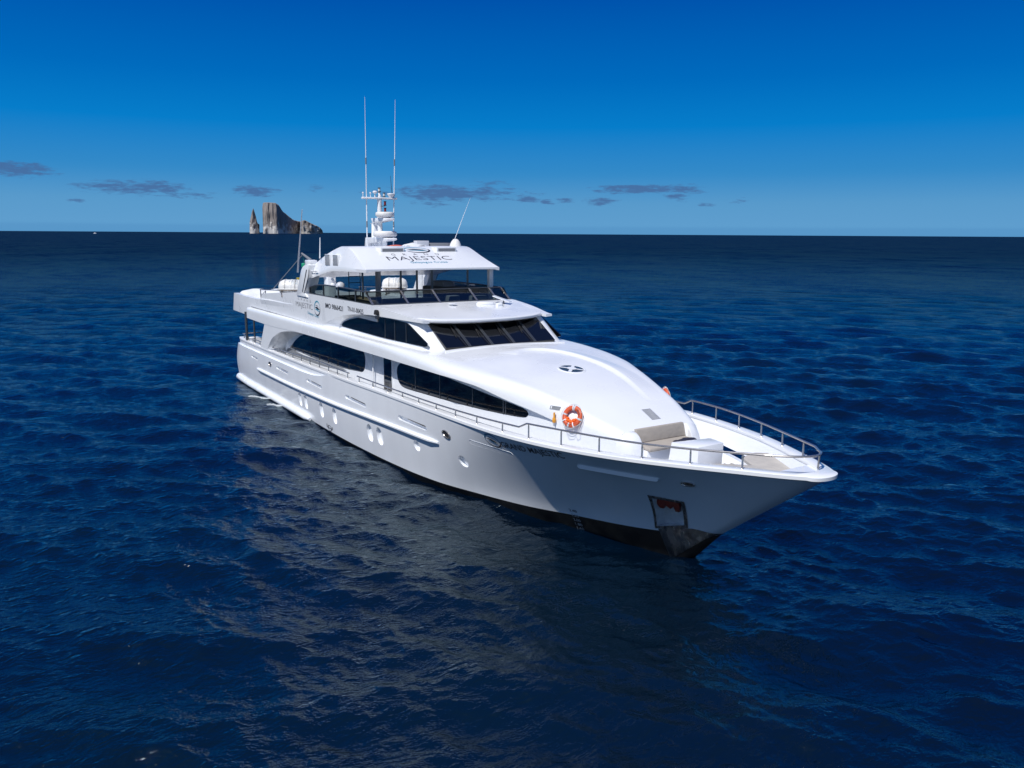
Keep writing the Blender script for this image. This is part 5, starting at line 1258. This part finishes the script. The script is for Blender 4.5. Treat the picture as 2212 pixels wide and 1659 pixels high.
# ------------------------------------------------------------ rock islands
def horizon_pt(u, v, D):
    d = F_ + R_*((u - 1106)/1760) - U_*((v - 829.5)/1760); d = d / math.hypot(d.x, d.y); return CAM + d*D
def island(name, prof_front, depthf, D, label, seed, lean=0.):
    """built from a row of cross-sections along its length; each has a height, a base depth and craggy faces"""
    from mathutils import noise
    c = horizon_pt(prof_front[0][0], 500, D); e = horizon_pt(prof_front[-1][0], 500, D)
    c.z = e.z = 0; ax = (e - c); Lg = ax.length; ax.normalize(); bk = Vector((-ax.y, ax.x, 0))
    if bk.dot(Vector((F_.x, F_.y, 0))) < 0: bk = -bk
    u0, u1 = prof_front[0][0], prof_front[-1][0]
    f = [((p[0] - u0)/(u1 - u0)*Lg, p[1]*D/1760) for p in prof_front]
    X = [p[0] for p in f]; H = [p[1] for p in f]
    b = MB(); rows = []; n = 90; m = 34
    for i in range(n + 1):
        s_ = Lg*i/n; h = max(.5, np.interp(s_, X, H)); near, far = depthf(s_/Lg); row = []
        ring = []
        for j in range(m + 1):
            t = j/m
            if t < .42: k = t/.42; y = near*(1 - .10*k); z = h*k
            elif t < .58: k = (t - .42)/.16; y = near*.9 + (far*.9 - near*.9)*k; z = h*(1 + .0*k)
            else: k = (t - .58)/.42; y = far*(.9 + .1*k); z = h*(1 - k)
            q = Vector((s_*.02, y*.02, z*.012 + seed)); nz_ = noise.fractal(q, 1.0, 2.1, 5); vg = noise.fractal(Vector((s_*.045, y*.03 + seed, z*.004)), 1., 2., 4)
            amp = min(1, z/25)
            off = bk*(12*nz_ + 14*vg)*amp*(1 if t < .5 else -1); z2 = max(-4, z + (3*nz_ if .35 < t < .65 else 0))
            p = c + ax*(s_ + 4*nz_*amp) + bk*y + off; row.append((p.x, p.y, z2 if 0 < j < m else -6))
        rows.append(row)
    b.grid(rows); b.f.append(tuple(range(m + 1))); b.mi.append(0); n0 = len(b.v); b.f.append(tuple(n0 - 1 - k for k in range(m + 1))); b.mi.append(0)
    o = b.build(name, M['rock'], None, smooth=35); tag(o, label, 'rock island', 'rock islands on the horizon'); return o
# the main rock turns a sunlit end toward the viewer; its long flank falls away into shade behind the near corner
island('rock_spire', [(539.5, 2), (540.5, 22), (543, 32), (546, 42), (549.3, 50), (551, 46), (553, 36), (555, 26), (557, 20), (560.5, 17), (561, 2)], lambda t: (-60*math.sin(math.pi*min(1, t + .08)) * .8, 90*math.sin(math.pi*min(1, t + .05))), 7000, 'narrow pointed sea rock standing alone at the left of the big rock', 3.1)
def dmain(t):
    k = pchip([(0, -20), (.03, -70), (.24, -95), (.27, -70), (.61, 470), (.63, 330), (.66, 260), (.8, 240), (1, 300)])
    return (k(t), k(t) + 210)
island('rock_island', [(568.5, 2), (569, 45), (571, 60), (573, 61.5), (598, 61), (603, 57), (612, 45), (620, 39), (628, 33), (636, 28.5), (648, 26.5), (652, 26), (656, 28.5), (662, 28), (670, 23.5), (680, 19), (690, 15), (697, 9.5), (699.5, 6), (700, 2)], dmain, 7000, 'big flat topped grey rock island on the horizon sloping down to the right', 8.7)
# far boat on the horizon
bp_ = horizon_pt(205, 501, 4200); bp_.z = 0
t = empty('distant_boat', bp_, 'tiny white boat far away on the left horizon', 'boat'); t.rotation_euler = (0, 0, math.radians(70))
b = MB(); b.prism([(-6, 1.8), (7, 2.2), (5.5, -.2), (-6, -.2)], 'xz', -2, 2); b.build('hull', M['white'], t, bevel=.2)
b = MB(); b.prism([(-4, 1.9), (-3.6, 4.2), (1.5, 4.2), (3, 1.9)], 'xz', -1.6, 1.6); b.build('cabin', M['white'], t, bevel=.15)
